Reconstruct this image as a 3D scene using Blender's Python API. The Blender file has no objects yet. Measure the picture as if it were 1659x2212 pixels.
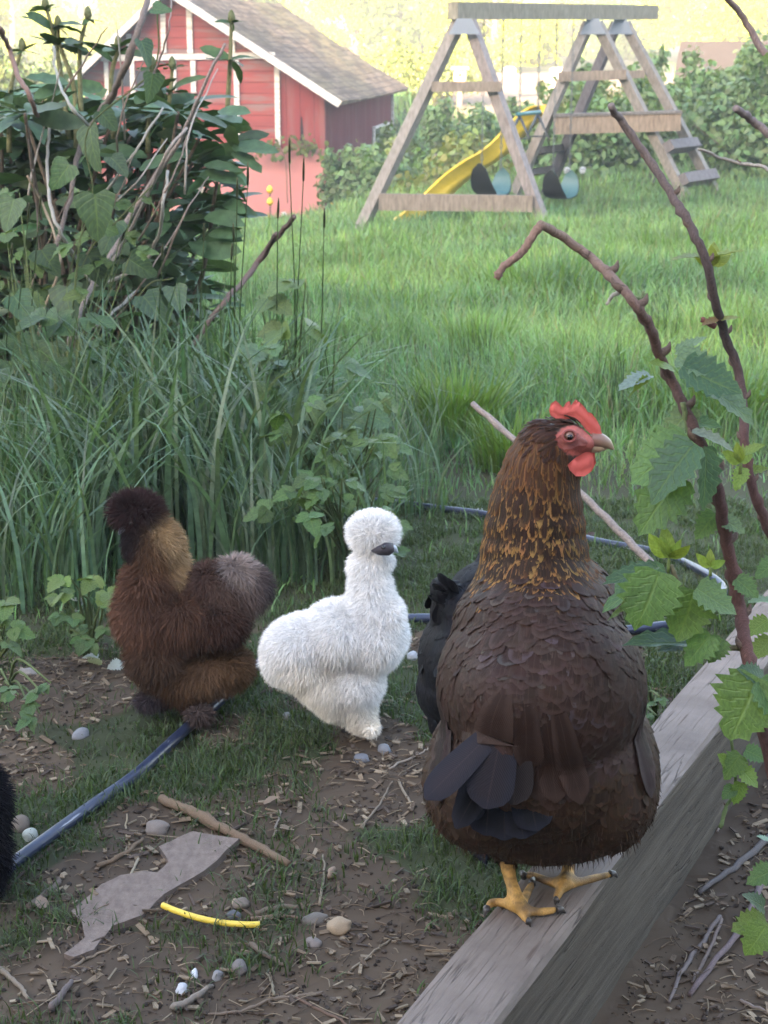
import bpy, bmesh, math, random
import numpy as np
from mathutils import Vector, Matrix
from mathutils.bvhtree import BVHTree

R = math.radians
rng = np.random.default_rng(7)
random.seed(7)
def reseed(n):
    global rng
    rng = np.random.default_rng(int(n) & 0xffffff)
sc = bpy.context.scene
COL = sc.collection

# ---------------------------------------------------------------- camera
# photo measured on a 1659 x 2212 grid (u to the right, v down)
FPX, PITCH, CAMH = 3600.0, R(15.5), 0.90
cd = bpy.data.cameras.new("camera")
cam = bpy.data.objects.new("camera", cd)
COL.objects.link(cam)
cam.location = (0, 0, CAMH)
cam.rotation_euler = (R(90) - PITCH, 0, 0)
cd.sensor_fit = 'VERTICAL'
cd.sensor_height = 36.0
cd.lens = 36.0 * FPX / 2212.0
cd.clip_start, cd.clip_end = 0.05, 2000
cd.dof.use_dof = True
cd.dof.focus_distance = 1.62
cd.dof.aperture_fstop = 26
sc.camera = cam

# ---------------------------------------------------------------- light
SUN_EL, SUN_AZ = R(16.5), R(26)          # low sun behind the camera, a little to the left
SUN = Vector((-math.sin(SUN_AZ) * math.cos(SUN_EL), -math.cos(SUN_AZ) * math.cos(SUN_EL), math.sin(SUN_EL)))
w = bpy.data.worlds.new("World")
sc.world = w
w.use_nodes = True
wn = w.node_tree.nodes
sky = wn.new("ShaderNodeTexSky")
sky.sky_type = 'NISHITA'
sky.sun_disc = False
sky.sun_elevation = SUN_EL
sky.sun_rotation = math.pi + SUN_AZ
sky.air_density, sky.dust_density, sky.ozone_density = 1.0, 2.5, 1.0
wn["Background"].inputs[1].default_value = 0.12
w.node_tree.links.new(sky.outputs[0], wn["Background"].inputs[0])
ld = bpy.data.lights.new("sun", 'SUN')
ld.energy, ld.angle, ld.color = 4.5, R(0.5), (1.0, 0.86, 0.62)
sun = bpy.data.objects.new("sun", ld)
COL.objects.link(sun)
sun.rotation_euler = (-SUN).to_track_quat('-Z', 'Y').to_euler()
vs = sc.view_settings
vs.view_transform, vs.look, vs.gamma, vs.exposure = 'Standard', 'None', 1.0, 3.5
vs.use_white_balance = True
vs.white_balance_temperature = 6900
vs.white_balance_tint = 14
sc.cycles.max_bounces = 6
sc.cycles.transparent_max_bounces = 8
sc.cycles.use_denoising = True

# ---------------------------------------------------------------- pixel rays -> points
cp, sp = math.cos(PITCH), math.sin(PITCH)
CAM = np.array([0, 0, CAMH])
RIGHT, UP, FWD = np.array([1., 0, 0]), np.array([0, sp, cp]), np.array([0, cp, -sp])

def ray(u, v):
    return FWD + RIGHT * ((u - 829.5) / FPX) + UP * ((1106 - v) / FPX)
def at(u, v, Y):
    d = ray(u, v)
    return CAM + d * (Y / d[1])
def atz(u, v, z):
    d = ray(u, v)
    return CAM + d * ((z - CAMH) / d[2])
def depth_at(u, v, Y):
    return Y / ray(u, v)[1]
def project(P):
    P = np.atleast_2d(P) - CAM
    a = P @ FWD
    return 829.5 + FPX * (P @ RIGHT) / a, 1106 - FPX * (P @ UP) / a

def _hash(ix, iy, s):
    h = np.sin(ix * 127.1 + iy * 311.7 + s * 74.7) * 43758.5453
    return h - np.floor(h)
def noise2(x, y, s=0):
    x, y = np.asarray(x, float), np.asarray(y, float)
    ix, iy = np.floor(x), np.floor(y)
    fx, fy = x - ix, y - iy
    fx, fy = fx * fx * (3 - 2 * fx), fy * fy * (3 - 2 * fy)
    a, b, c, d = _hash(ix, iy, s), _hash(ix + 1, iy, s), _hash(ix, iy + 1, s), _hash(ix + 1, iy + 1, s)
    return (a * (1 - fx) + b * fx) * (1 - fy) + (c * (1 - fx) + d * fx) * fy
def fbm(x, y, s=0, o=3):
    t, a, n = 0, 0.5, 0
    for k in range(o):
        t = t + a * noise2(x * 2 ** k, y * 2 ** k, s + k)
        n += a
        a *= 0.5
    return t / n
def sstep(a, b, x):
    t = np.clip((np.asarray(x, float) - a) / (b - a), 0, 1)
    return t * t * (3 - 2 * t)

YL = [-60, 2.6, 8, 16, 20, 26, 30, 37, 45, 55, 100, 400]
ZL = [0, 0, -.34, -.90, -1.20, -1.75, -2.06, -1.75, -.5, .05, .5, 3]
ZR = [0, 0, -.30, -.75, -.74, -.55, -.75, -.9, -.45, .05, .5, 3]
def ground_z(x, y):
    x, y = np.asarray(x, float), np.asarray(y, float)
    l, r = np.interp(y, YL, ZL), np.interp(y, YL, ZR)
    t = sstep(-1.6, 1.9, x)
    z = l + (r - l) * t
    z = z + sstep(4.2, 8.5, x) * sstep(15, 24, y) * (1 - sstep(35, 45, y)) * 0.5
    z = z + (fbm(x * 1.1, y * 1.1, 3) - .5) * 0.22 * sstep(3.0, 6.0, y)
    z = z + (fbm(x * 9, y * 9, 5) - .5) * 0.016 + (fbm(x * 34, y * 34, 6, 2) - .5) * 0.010 * (1 - sstep(2.5, 3.2, y))
    return z
def gpt(u, v, dz=0.0):
    d = ray(u, v)
    lo, hi = 0.6, 60.0
    for _ in range(50):
        m = (lo + hi) / 2
        p = CAM + d * (m / d[1])
        if p[2] > ground_z(p[0], p[1]): lo = m
        else: hi = m
    p = CAM + d * (lo / d[1])
    return np.array([p[0], p[1], float(ground_z(p[0], p[1])) + dz])
def onground(x, y, dz=0.0):
    return np.array([x, y, float(ground_z(x, y)) + dz])

# ---------------------------------------------------------------- mesh builder
def norm(a):
    a = np.asarray(a, float)
    return a / np.maximum(np.linalg.norm(a, axis=-1, keepdims=True), 1e-9)

class MB:
    def __init__(self):
        self.V, self.F, self.C, self.U, self.n = [], [], [], [], 0
    def add(self, V, F, col=(.5, .5, .5), uv=None):
        V = np.asarray(V, float)
        k = len(V)
        self.V.append(V)
        for f in (F if isinstance(F, list) else [F]):
            f = np.asarray(f, int)
            if f.size: self.F.append(f + self.n)
        c = np.asarray(col, float)
        self.C.append(np.broadcast_to(c, (k, 3)))
        if uv is None: uv = np.zeros((k, 2))
        self.U.append(np.asarray(uv, float))
        self.n += k
        return self
    def box(self, c, half, rot=None, col=(.5, .5, .5)):
        s = np.array([[-1, -1, -1], [1, -1, -1], [1, 1, -1], [-1, 1, -1], [-1, -1, 1], [1, -1, 1], [1, 1, 1], [-1, 1, 1]], float)
        V = s * np.asarray(half)
        if rot is not None: V = V @ np.asarray(rot).T
        F = np.array([[0, 3, 2, 1], [4, 5, 6, 7], [0, 1, 5, 4], [1, 2, 6, 5], [2, 3, 7, 6], [3, 0, 4, 7]])
        return self.add(V + np.asarray(c), F, col)
    def bar(self, p, q, wdt, hgt, side=(1, 0, 0), col=(.5, .5, .5), ext=0.0):
        p, q = np.asarray(p, float), np.asarray(q, float)
        d = norm(q - p)
        s = np.asarray(side, float); s = norm(s - d * (s @ d))
        n = np.cross(d, s)
        return self.box((p + q) / 2, (wdt / 2, np.linalg.norm(q - p) / 2 + ext, hgt / 2), np.stack([s, d, -n if False else n], 1), col)
    def tube(self, pts, rad, sides=7, col=(.5, .5, .5), sub=4, wob=0.0, cap=True, bumps=0.0):
        P = smooth_path(pts, sub) if sub > 1 else np.asarray(pts, float)
        n = len(P)
        rad = np.interp(np.linspace(0, 1, n), np.linspace(0, 1, len(np.atleast_1d(rad))), np.atleast_1d(rad)).astype(float)
        if wob: P = P + rng.normal(0, wob, P.shape)
        if bumps: rad = rad * (1 + bumps * np.maximum(0, rng.normal(0, 1, n) - .8))
        T = norm(np.gradient(P, axis=0))
        a = np.array([0, 0, 1.]) if abs(T[0][2]) < .9 else np.array([1., 0, 0])
        X = norm(np.cross(a, T[0]))
        VV, th = [], np.linspace(0, 2 * np.pi, sides, endpoint=False)
        for i in range(n):
            X = norm(X - T[i] * (X @ T[i]))
            Y = np.cross(T[i], X)
            VV.append(P[i] + rad[i] * (np.cos(th)[:, None] * X + np.sin(th)[:, None] * Y))
        V = np.concatenate(VV)
        i, j = np.meshgrid(np.arange(n - 1), np.arange(sides), indexing='ij')
        a0 = (i * sides + j).ravel(); b0 = (i * sides + (j + 1) % sides).ravel()
        F = [np.stack([a0, b0, b0 + sides, a0 + sides], 1)]
        U = np.stack([np.tile(np.arange(sides) / sides, n), np.repeat(np.linspace(0, 1, n), sides)], 1)
        if cap:
            V = np.concatenate([V, P[:1], P[-1:]])
            U = np.concatenate([U, [[0, 0]], [[0, 1]]])
            k = np.arange(sides); m = n * sides
            F.append(np.stack([np.full(sides, m), (k + 1) % sides, k], 1))
            F.append(np.stack([np.full(sides, m + 1), (n - 1) * sides + k, (n - 1) * sides + (k + 1) % sides], 1))
        c = np.asarray(col, float)
        if c.ndim == 2:
            t = np.repeat(np.linspace(0, 1, n), sides)
            if cap: t = np.concatenate([t, [0, 1]])
            c = np.stack([np.interp(t, np.linspace(0, 1, len(c)), c[:, q]) for q in range(3)], 1)
        return self.add(V, F, c, U)
    def build(self, name, mat, parent=None, smooth=True):
        me = bpy.data.meshes.new(name)
        V = np.concatenate(self.V)
        me.vertices.add(len(V))
        me.vertices.foreach_set("co", V.astype(np.float32).ravel())
        idx = np.concatenate([f.ravel() for f in self.F])
        cnt = np.concatenate([np.full(len(f), f.shape[1]) for f in self.F])
        me.loops.add(len(idx))
        me.loops.foreach_set("vertex_index", idx.astype(np.int32))
        me.polygons.add(len(cnt))
        st = np.concatenate([[0], np.cumsum(cnt)[:-1]])
        me.polygons.foreach_set("loop_start", st.astype(np.int32))
        try: me.polygons.foreach_set("loop_total", cnt.astype(np.int32))
        except Exception: pass
        me.polygons.foreach_set("use_smooth", np.full(len(cnt), bool(smooth)))
        C = np.concatenate(self.C)
        a = me.attributes.new("Col", 'FLOAT_COLOR', 'POINT')
        a.data.foreach_set("color", np.concatenate([C, np.ones((len(C), 1))], 1).astype(np.float32).ravel())
        U = np.concatenate(self.U)
        if U.any():
            b = me.attributes.new("uvp", 'FLOAT_VECTOR', 'POINT')
            b.data.foreach_set("vector", np.concatenate([U, np.zeros((len(U), 1))], 1).astype(np.float32).ravel())
        me.update(calc_edges=True)
        me.validate()
        if mat: me.materials.append(mat)
        o = bpy.data.objects.new(name, me)
        COL.objects.link(o)
        if parent is not None:
            o.parent = parent
            o.matrix_parent_inverse = Matrix.Translation(-Vector(parent.location))
        return o

def smooth_path(pts, sub=4):
    P = np.asarray(pts, float)
    if len(P) < 3:
        t = np.linspace(0, 1, sub + 1)[:, None]
        return P[0] + (P[-1] - P[0]) * t
    Q = np.concatenate([[2 * P[0] - P[1]], P, [2 * P[-1] - P[-2]]])
    out = []
    for i in range(1, len(Q) - 2):
        p0, p1, p2, p3 = Q[i - 1:i + 3]
        for t in np.linspace(0, 1, sub, endpoint=False):
            out.append(.5 * ((2 * p1) + (p2 - p0) * t + (2 * p0 - 5 * p1 + 4 * p2 - p3) * t * t + (3 * p1 - p0 - 3 * p2 + p3) * t ** 3))
    out.append(P[-1])
    return np.array(out)

def tag(o, label=None, cat=None, group=None, kind=None):
    if label: o["label"] = label
    if cat: o["category"] = cat
    if group: o["group"] = group
    if kind: o["kind"] = kind
    return o
def thing(name, label, cat, loc, group=None):
    o = bpy.data.objects.new(name, None)
    o.empty_display_size = 0.05
    COL.objects.link(o)
    o.location = Vector(loc)
    return tag(o, label, cat, group)

# ---------------------------------------------------------------- materials
def mat_new(name):
    m = bpy.data.materials.new(name)
    m.use_nodes = True
    nt = m.node_tree
    return m, nt, nt.nodes, nt.links, nt.nodes["Principled BSDF"]
def N(nt, typ, **kw):
    n = nt.nodes.new(typ)
    for k, v in kw.items(): setattr(n, k, v)
    return n
def nz(nt, scale, detail=4, vec=None, rough=.55):
    n = N(nt, "ShaderNodeTexNoise")
    n.inputs["Scale"].default_value = scale
    n.inputs["Detail"].default_value = detail
    n.inputs["Roughness"].default_value = rough
    if vec is not None: nt.links.new(vec, n.inputs["Vector"])
    return n
def mapr(nt, src, a, b, c, d):
    m = N(nt, "ShaderNodeMapRange")
    nt.links.new(src, m.inputs[0])
    for i, x in enumerate((a, b, c, d)): m.inputs[1 + i].default_value = x
    return m.outputs[0]
def mixc(nt, fac, a, b, mode='MIX'):
    m = N(nt, "ShaderNodeMix", data_type='RGBA', blend_type=mode)
    for s, x in ((0, fac), (6, a), (7, b)):
        if hasattr(x, "links") or isinstance(x, bpy.types.NodeSocket): nt.links.new(x, m.inputs[s])
        elif s == 0: m.inputs[0].default_value = x
        else: m.inputs[s].default_value = (*x, 1)
    return m.outputs[2]
def math_(nt, op, a, b=None):
    m = N(nt, "ShaderNodeMath", operation=op)
    for i, x in enumerate((a, b)):
        if x is None: continue
        if isinstance(x, bpy.types.NodeSocket): nt.links.new(x, m.inputs[i])
        else: m.inputs[i].default_value = x
    return m.outputs[0]
def obj_co(nt, scale=None):
    t = N(nt, "ShaderNodeTexCoord")
    if scale is None: return t.outputs["Object"]
    mp = N(nt, "ShaderNodeMapping")
    mp.inputs["Scale"].default_value = scale
    nt.links.new(t.outputs["Object"], mp.inputs[0])
    return mp.outputs[0]
def attr(nt, name):
    return N(nt, "ShaderNodeAttribute", attribute_name=name)
def bump(nt, P, h, strength=.3, dist=.01):
    b = N(nt, "ShaderNodeBump")
    b.inputs["Strength"].default_value = strength
    b.inputs["Distance"].default_value = dist
    nt.links.new(h, b.inputs["Height"])
    nt.links.new(b.outputs[0], P.inputs["Normal"])

def leaf_mat(name, trans=.3, rough=.5, veins=False, spec=.4):
    m, nt, n, l, P = mat_new(name)
    c = attr(nt, "Col").outputs["Color"]
    v = mapr(nt, nz(nt, 60, 2).outputs[0], .3, .7, .75, 1.25)
    cc = mixc(nt, 1.0, c, (1, 1, 1), 'MULTIPLY')
    hsv = N(nt, "ShaderNodeHueSaturation")
    l.new(c, hsv.inputs["Color"]); l.new(v, hsv.inputs["Value"])
    colr = hsv.outputs[0]
    if veins:
        s = N(nt, "ShaderNodeSeparateXYZ"); l.new(attr(nt, "uvp").outputs["Vector"], s.inputs[0])
        ua = math_(nt, 'ABSOLUTE', s.outputs[0])
        ph = math_(nt, 'MULTIPLY', math_(nt, 'SUBTRACT', s.outputs[1], math_(nt, 'MULTIPLY', ua, .33)), 44.0)
        sn = math_(nt, 'SINE', ph)
        ve = mapr(nt, sn, .55, 1.0, 0, 1)
        mid = mapr(nt, ua, .02, .08, 1, 0)
        vv = math_(nt, 'MAXIMUM', math_(nt, 'MULTIPLY', ve, .6), mid)
        lite = mixc(nt, .5, colr, (.20, .30, .08))
        colr = mixc(nt, math_(nt, 'MULTIPLY', vv, .55), colr, lite)
        bump(nt, P, math_(nt, 'MULTIPLY', vv, -1), .5, .002)
    l.new(colr, P.inputs["Base Color"])
    P.inputs["Roughness"].default_value = rough
    P.inputs["Specular IOR Level"].default_value = spec
    t = N(nt, "ShaderNodeBsdfTranslucent")
    l.new(mixc(nt, 1.0, colr, (1.5, 1.35, .5), 'MULTIPLY'), t.inputs[0])
    mx = N(nt, "ShaderNodeMixShader"); mx.inputs[0].default_value = trans
    l.new(P.outputs[0], mx.inputs[1]); l.new(t.outputs[0], mx.inputs[2])
    l.new(mx.outputs[0], n["Material Output"].inputs[0])
    return m
def col_mat(name, rough=.8, spec=.3, nscale=40, var=.25, bmp=0, bscale=80, sheen=0, stretch=None, metal=0):
    m, nt, n, l, P = mat_new(name)
    c = attr(nt, "Col").outputs["Color"]
    vec = obj_co(nt, stretch) if stretch else None
    hsv = N(nt, "ShaderNodeHueSaturation")
    l.new(c, hsv.inputs["Color"])
    l.new(mapr(nt, nz(nt, nscale, 5, vec).outputs[0], .25, .75, 1 - var, 1 + var), hsv.inputs["Value"])
    l.new(hsv.outputs[0], P.inputs["Base Color"])
    P.inputs["Roughness"].default_value = rough
    P.inputs["Specular IOR Level"].default_value = spec
    P.inputs["Metallic"].default_value = metal
    if sheen:
        P.inputs["Sheen Weight"].default_value = sheen
    if bmp: bump(nt, P, nz(nt, bscale, 5, vec).outputs[0], bmp, .01)
    return m
def feather_mat():
    m, nt, n, l, P = mat_new("feathers")
    s = N(nt, "ShaderNodeSeparateXYZ"); l.new(attr(nt, "uvp").outputs["Vector"], s.inputs[0])
    ua = math_(nt, 'ABSOLUTE', s.outputs[0])
    # barbs: fine diagonal lines
    ph = math_(nt, 'MULTIPLY', math_(nt, 'SUBTRACT', s.outputs[1], math_(nt, 'MULTIPLY', ua, .35)), 150.0)
    barb = math_(nt, 'SINE', ph)
    c1 = attr(nt, "Col").outputs["Color"]; c2 = attr(nt, "Edge").outputs["Color"]
    e = math_(nt, 'MAXIMUM', ua, mapr(nt, s.outputs[1], .72, 1.0, 0, 1.0))
    e = math_(nt, 'ADD', e, mapr(nt, nz(nt, 220, 2).outputs[0], 0, 1, -.18, .18))
    base = mixc(nt, mapr(nt, e, .42, .75, 0, 1), c1, c2)
    hsv = N(nt, "ShaderNodeHueSaturation")
    l.new(base, hsv.inputs["Color"]); l.new(mapr(nt, barb, -1, 1, .88, 1.12), hsv.inputs["Value"])
    shaft = mapr(nt, ua, .02, .06, 1, 0)
    fin = mixc(nt, math_(nt, 'MULTIPLY', shaft, .05), hsv.outputs[0], (.22, .15, .11))
    l.new(fin, P.inputs["Base Color"])
    P.inputs["Roughness"].default_value = .6
    P.inputs["Specular IOR Level"].default_value = .1
    P.inputs["Sheen Weight"].default_value = .0
    bump(nt, P, barb, .15, .001)
    return m

M = {}
M['leaf'] = leaf_mat("leaf", .3, .45)
M['leaf_vein'] = leaf_mat("veined leaf", .3, .5, True)
M['gloss_leaf'] = leaf_mat("leathery leaf", .15, .5, False, .35)
M['grass'] = leaf_mat("grass blades", .3, .45)
M['far_leaf'] = leaf_mat("tree leaves", .35, .6)
M['bark'] = col_mat("bark", .85, .2, 90, .4, .4, 160)
M['wood'] = col_mat("weathered wood", .85, .25, 14, .38, .35, 30, stretch=(3, 3, .7))
M['fluff'] = col_mat("downy plumage", .95, .1, 30, .15)
M['skin'] = col_mat("skin", .55, .4, 130, .22, .3, 260)
M['horn'] = col_mat("beak horn", .35, .5, 60, .15)
M['gloss'] = col_mat("glossy dark", .08, .6, 20, .05)
M['stone'] = col_mat("stone", .75, .3, 60, .3, .3, 120)
M['plastic'] = col_mat("plastic", .38, .5, 25, .10)
M['metal'] = col_mat("galvanised metal", .5, .5, 40, .2, metal=.6)
M['paint'] = col_mat("painted boards", .8, .15, 5, .45, .3, 16, stretch=(.6, .6, 6))
M['feather'] = feather_mat()

# ---------------------------------------------------------------- leaf templates
def leaf_tmpl(kind, rows=8):
    """local x across, y along, z up; returns V, F, UV"""
    t = np.linspace(0, 1, rows + 1)
    if kind == 'ovate':   wd = .36 * np.sin(np.pi * t ** .75) ** .9
    elif kind == 'toothed':
        wd = .40 * np.sin(np.pi * np.clip(t, 0, 1) ** .70) ** .8
        wd = wd * (1 + .16 * np.where(np.arange(rows + 1) % 2 == 0, 1, -1) * (t > 0) * (t < 1))
    elif kind == 'lance': wd = .15 * np.sin(np.pi * t ** .8) ** .8
    elif kind == 'rhodo': wd = .17 * np.sin(np.pi * t ** .9) ** .6
    elif kind == 'heart': wd = .52 * (1 - t) ** .62 * np.where(t < .12, .45 + t * 4.5, 1)
    elif kind == 'simple': wd = .3 * np.sin(np.pi * t ** .8)
    y = t.copy()
    fold = .22 if kind not in ('simple',) else .15
    yo = -.10 if kind in ('toothed', 'heart') else -.03
    droop = {'rhodo': .16, 'lance': .2}.get(kind, .12)
    zc = -droop * t ** 2
    L = np.stack([-wd, y + yo * (wd > .02) * (1 - t), zc + wd * fold], 1)
    C_ = np.stack([0 * t, y, zc], 1)
    Rr = np.stack([wd, y + yo * (wd > .02) * (1 - t), zc + wd * fold], 1)
    V = np.stack([L, C_, Rr], 1).reshape(-1, 3)
    UV = np.stack([np.stack([-np.ones_like(t), t], 1), np.stack([0 * t, t], 1), np.stack([np.ones_like(t), t], 1)], 1).reshape(-1, 2)
    i = np.arange(rows)[:, None] * 3
    F = np.concatenate([i + np.array([0, 1, 4, 3]), i + np.array([1, 2, 5, 4])])
    return V, F, UV
TM = {k: leaf_tmpl(k, r) for k, r in (('ovate', 7), ('toothed', 14), ('lance', 6), ('rhodo', 7), ('heart', 9), ('simple', 3))}

def frames(D, Nn):
    D = norm(D); X = norm(np.cross(D, Nn)); Z = np.cross(X, D)
    return np.stack([X, D, Z], 2)
def scatter(mb, kind, P, D, Nn, S, col, wid=None):
    V, F, UV = TM[kind]
    P, S = np.asarray(P, float), np.asarray(S, float)
    K, n = len(P), len(V)
    Rm = frames(np.asarray(D, float), np.asarray(Nn, float))
    Vs = np.broadcast_to(V, (K, n, 3)).copy()
    if wid is not None: Vs[:, :, 0] *= np.asarray(wid)[:, None]
    if kind in ('toothed', 'ovate', 'heart', 'rhodo'):       # every leaf curls, twists and puckers its own way
        a1, a2, a3, ph = rng.normal(0, .13, (K, 1)), rng.normal(0, .25, (K, 1)), rng.uniform(.006, .022, (K, 1)), rng.uniform(0, 6.28, (K, 1))
        x_, y_ = Vs[:, :, 0].copy(), Vs[:, :, 1].copy()
        Vs[:, :, 2] += a1 * y_ ** 2 + a2 * x_ * y_ + a3 * np.sin(y_ * 19 + ph) * np.sign(x_ + 1e-9) * (np.abs(x_) > .02)
        Vs[:, :, 0] += rng.normal(0, .05, (K, 1)) * y_ ** 2
        Vs[:, :, :2] *= 1 + rng.normal(0, .03, (K, n, 1)) * (np.abs(x_) > .03)[:, :, None]
    W = np.einsum('kij,knj->kni', Rm, Vs * S[:, None, None]) + P[:, None, :]
    FF = (F[None] + (np.arange(K) * n)[:, None, None]).reshape(-1, F.shape[1])
    cc = np.repeat(np.broadcast_to(np.asarray(col, float), (K, 3)), n, 0)
    mb.add(W.reshape(-1, 3), FF, cc, np.tile(UV, (K, 1)))
def rdir(K):
    return norm(rng.normal(0, 1, (K, 3)))
def vary(col, K, a=.2, hue=.1):
    c = np.asarray(col, float)[None] * (1 + rng.uniform(-a, a, (K, 1)))
    return np.clip(c * (1 + rng.uniform(-hue, hue, (K, 3))), 0, 1)

def blades(mb, P, H, W, lean, col, az=None):
    """grass blades, 3 levels + tip"""
    K = len(P)
    if az is None: az = rng.uniform(0, 2 * np.pi, K)
    d = np.stack([np.cos(az), np.sin(az), 0 * az], 1)
    fa = az + np.pi / 2 + rng.normal(0, .6, K)
    s = np.stack([np.cos(fa), np.sin(fa), 0 * az], 1)
    out = []
    up = np.array([0, 0, 1.])
    for t, wt in ((0, 1), (.4, .95), (.75, .6)):
        ang = lean * t
        c = P + (up * (H * t * np.cos(lean * t * .8))[:, None] + d * (H * t * np.sin(ang))[:, None])
        out += [c - s * (W * wt / 2)[:, None], c + s * (W * wt / 2)[:, None]]
    out.append(P + up * (H * np.cos(lean * .85))[:, None] + d * (H * np.sin(lean))[:, None])
    V = np.stack(out, 1).reshape(-1, 3)
    b = (np.arange(K) * 7)[:, None]
    Q = np.concatenate([b + np.array([0, 1, 3, 2]), b + np.array([2, 3, 5, 4])])
    T = b + np.array([4, 5, 6])
    mb.add(V, [Q, T], np.repeat(col, 7, 0))

# ================================================================ SETTING
def gspace(parts):
    a = []
    for lo, hi, st in parts: a.append(np.arange(lo, hi, st))
    return np.concatenate(a + [[parts[-1][1]]])

# soil / turf mask near the camera (1 = bare soil), drawn on the ground itself
def soil_mask(x, y):
    P = np.stack([x, y, np.zeros_like(x)], -1).reshape(-1, 3)
    u, v = project(np.where(P[:, 1:2] > .5, P, [[0, .5, 0]]))
    u, v = u.reshape(x.shape), v.reshape(x.shape)
    m = np.zeros_like(x)
    for cu, cv, ru, rv in ((450, 1995, 150, 34), (330, 1930, 150, 90), (640, 1960, 330, 190), (840, 1690, 160, 110), (800, 2180, 500, 150), (150, 1500, 190, 80), (70, 1650, 110, 90),
                           (300, 2120, 330, 120), (800, 1590, 110, 40), (960, 1400, 90, 60), (1220, 1110, 160, 26), (1330, 1420, 70, 60), (430, 1870, 220, 90),
                           (300, 1790, 90, 50), (250, 1900, 160, 60)):
        m = np.maximum(m, 1 - sstep(.55, 1.2, np.sqrt(((u - cu) / ru) ** 2 + ((v - cv) / rv) ** 2)))
    # the planted bed to the right of the timber is bare soil
    m = np.maximum(m, (1 - sstep(1.0, 1.5, y)))
    m = np.clip(m * 1.0 + (fbm(x * 9, y * 9, 11, 4) - .5) * 2.3, 0, 1)
    side = (x - (.140 + (y - 1.295) * .509))
    m = np.maximum(m, sstep(-.05, -.02, side) * (1 - sstep(2.3, 2.7, y)))
    return m * (1 - sstep(2.7, 3.4, y))

xs = gspace([(-160, -20, 10), (-20, -6, 1), (-6, -1.2, .15), (-1.2, 1.2, .012), (1.2, 1.8, .03), (1.8, 8, .2), (8, 20, 1), (20, 160, 10)])
ys = gspace([(-60, 0, 5), (0, 1, .1), (1, 2.7, .012), (2.7, 3.6, .03), (3.6, 8, .1), (8, 36, .35), (36, 100, 2), (100, 400, 20)])
X, Y = np.meshgrid(xs, ys)
Z = ground_z(X, Y)
g = MB()
nx, ny = len(xs), len(ys)
i, j = np.meshgrid(np.arange(ny - 1), np.arange(nx - 1), indexing='ij')
b = (i * nx + j).ravel()
sm = soil_mask(X, Y)
yard = sstep(39, 41, Y + 1.2 * (fbm(X * .4, Y * .4, 2) - .5) * 4) * (1 - sstep(60, 64, Y)) * sstep(.5, 2.0, X - (Y - 40) * .05) * (1 - sstep(9.5, 12, X))
g.add(np.stack([X, Y, Z], -1).reshape(-1, 3), np.stack([b, b + 1, b + 1 + nx, b + nx], 1),
      np.stack([sm.ravel(), yard.ravel(), 0 * sm.ravel()], 1))
m, nt, n, l, P = mat_new("ground")
s = N(nt, "ShaderNodeSeparateColor"); l.new(attr(nt, "Col").outputs["Color"], s.inputs[0])
n1, n2 = nz(nt, 35, 6).outputs[0], nz(nt, 6, 5).outputs[0]
soil = mixc(nt, mapr(nt, n1, .35, .7, 0, 1), (.046, .031, .021), (.142, .099, .066))
soil = mixc(nt, mapr(nt, n2, .42, .62, 0, .75), soil, (.122, .090, .060))
soil = mixc(nt, mapr(nt, nz(nt, 55, 5).outputs[0], .5, .62, 0, .7), soil, (.042, .031, .024))
soil = mixc(nt, mapr(nt, nz(nt, 150, 3).outputs[0], .58, .7, 0, .6), soil, (.12, .09, .064))
turf = mixc(nt, mapr(nt, n2, .3, .7, 0, 1), (.030, .033, .018), (.056, .066, .031))
turf = mixc(nt, mapr(nt, nz(nt, 120, 4).outputs[0], .45, .65, 0, .8), turf, (.045, .038, .026))
gravel = mixc(nt, mapr(nt, n2, .3, .7, 0, 1), (.20, .150, .110), (.30, .23, .17))
fac = mapr(nt, math_(nt, 'ADD', s.outputs[0], mapr(nt, n1, 0, 1, -.3, .3)), .35, .6, 0, 1)
l.new(mixc(nt, s.outputs[1], mixc(nt, fac, turf, soil), gravel), P.inputs["Base Color"])
P.inputs["Roughness"].default_value = .95
P.inputs["Specular IOR Level"].default_value = .15
bump(nt, P, math_(nt, 'ADD', n1, math_(nt, 'ADD', nz(nt, 90, 6).outputs[0], nz(nt, 260, 4).outputs[0])), 1.0, .02)
tag(g.build("ground", m), kind="structure")

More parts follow.
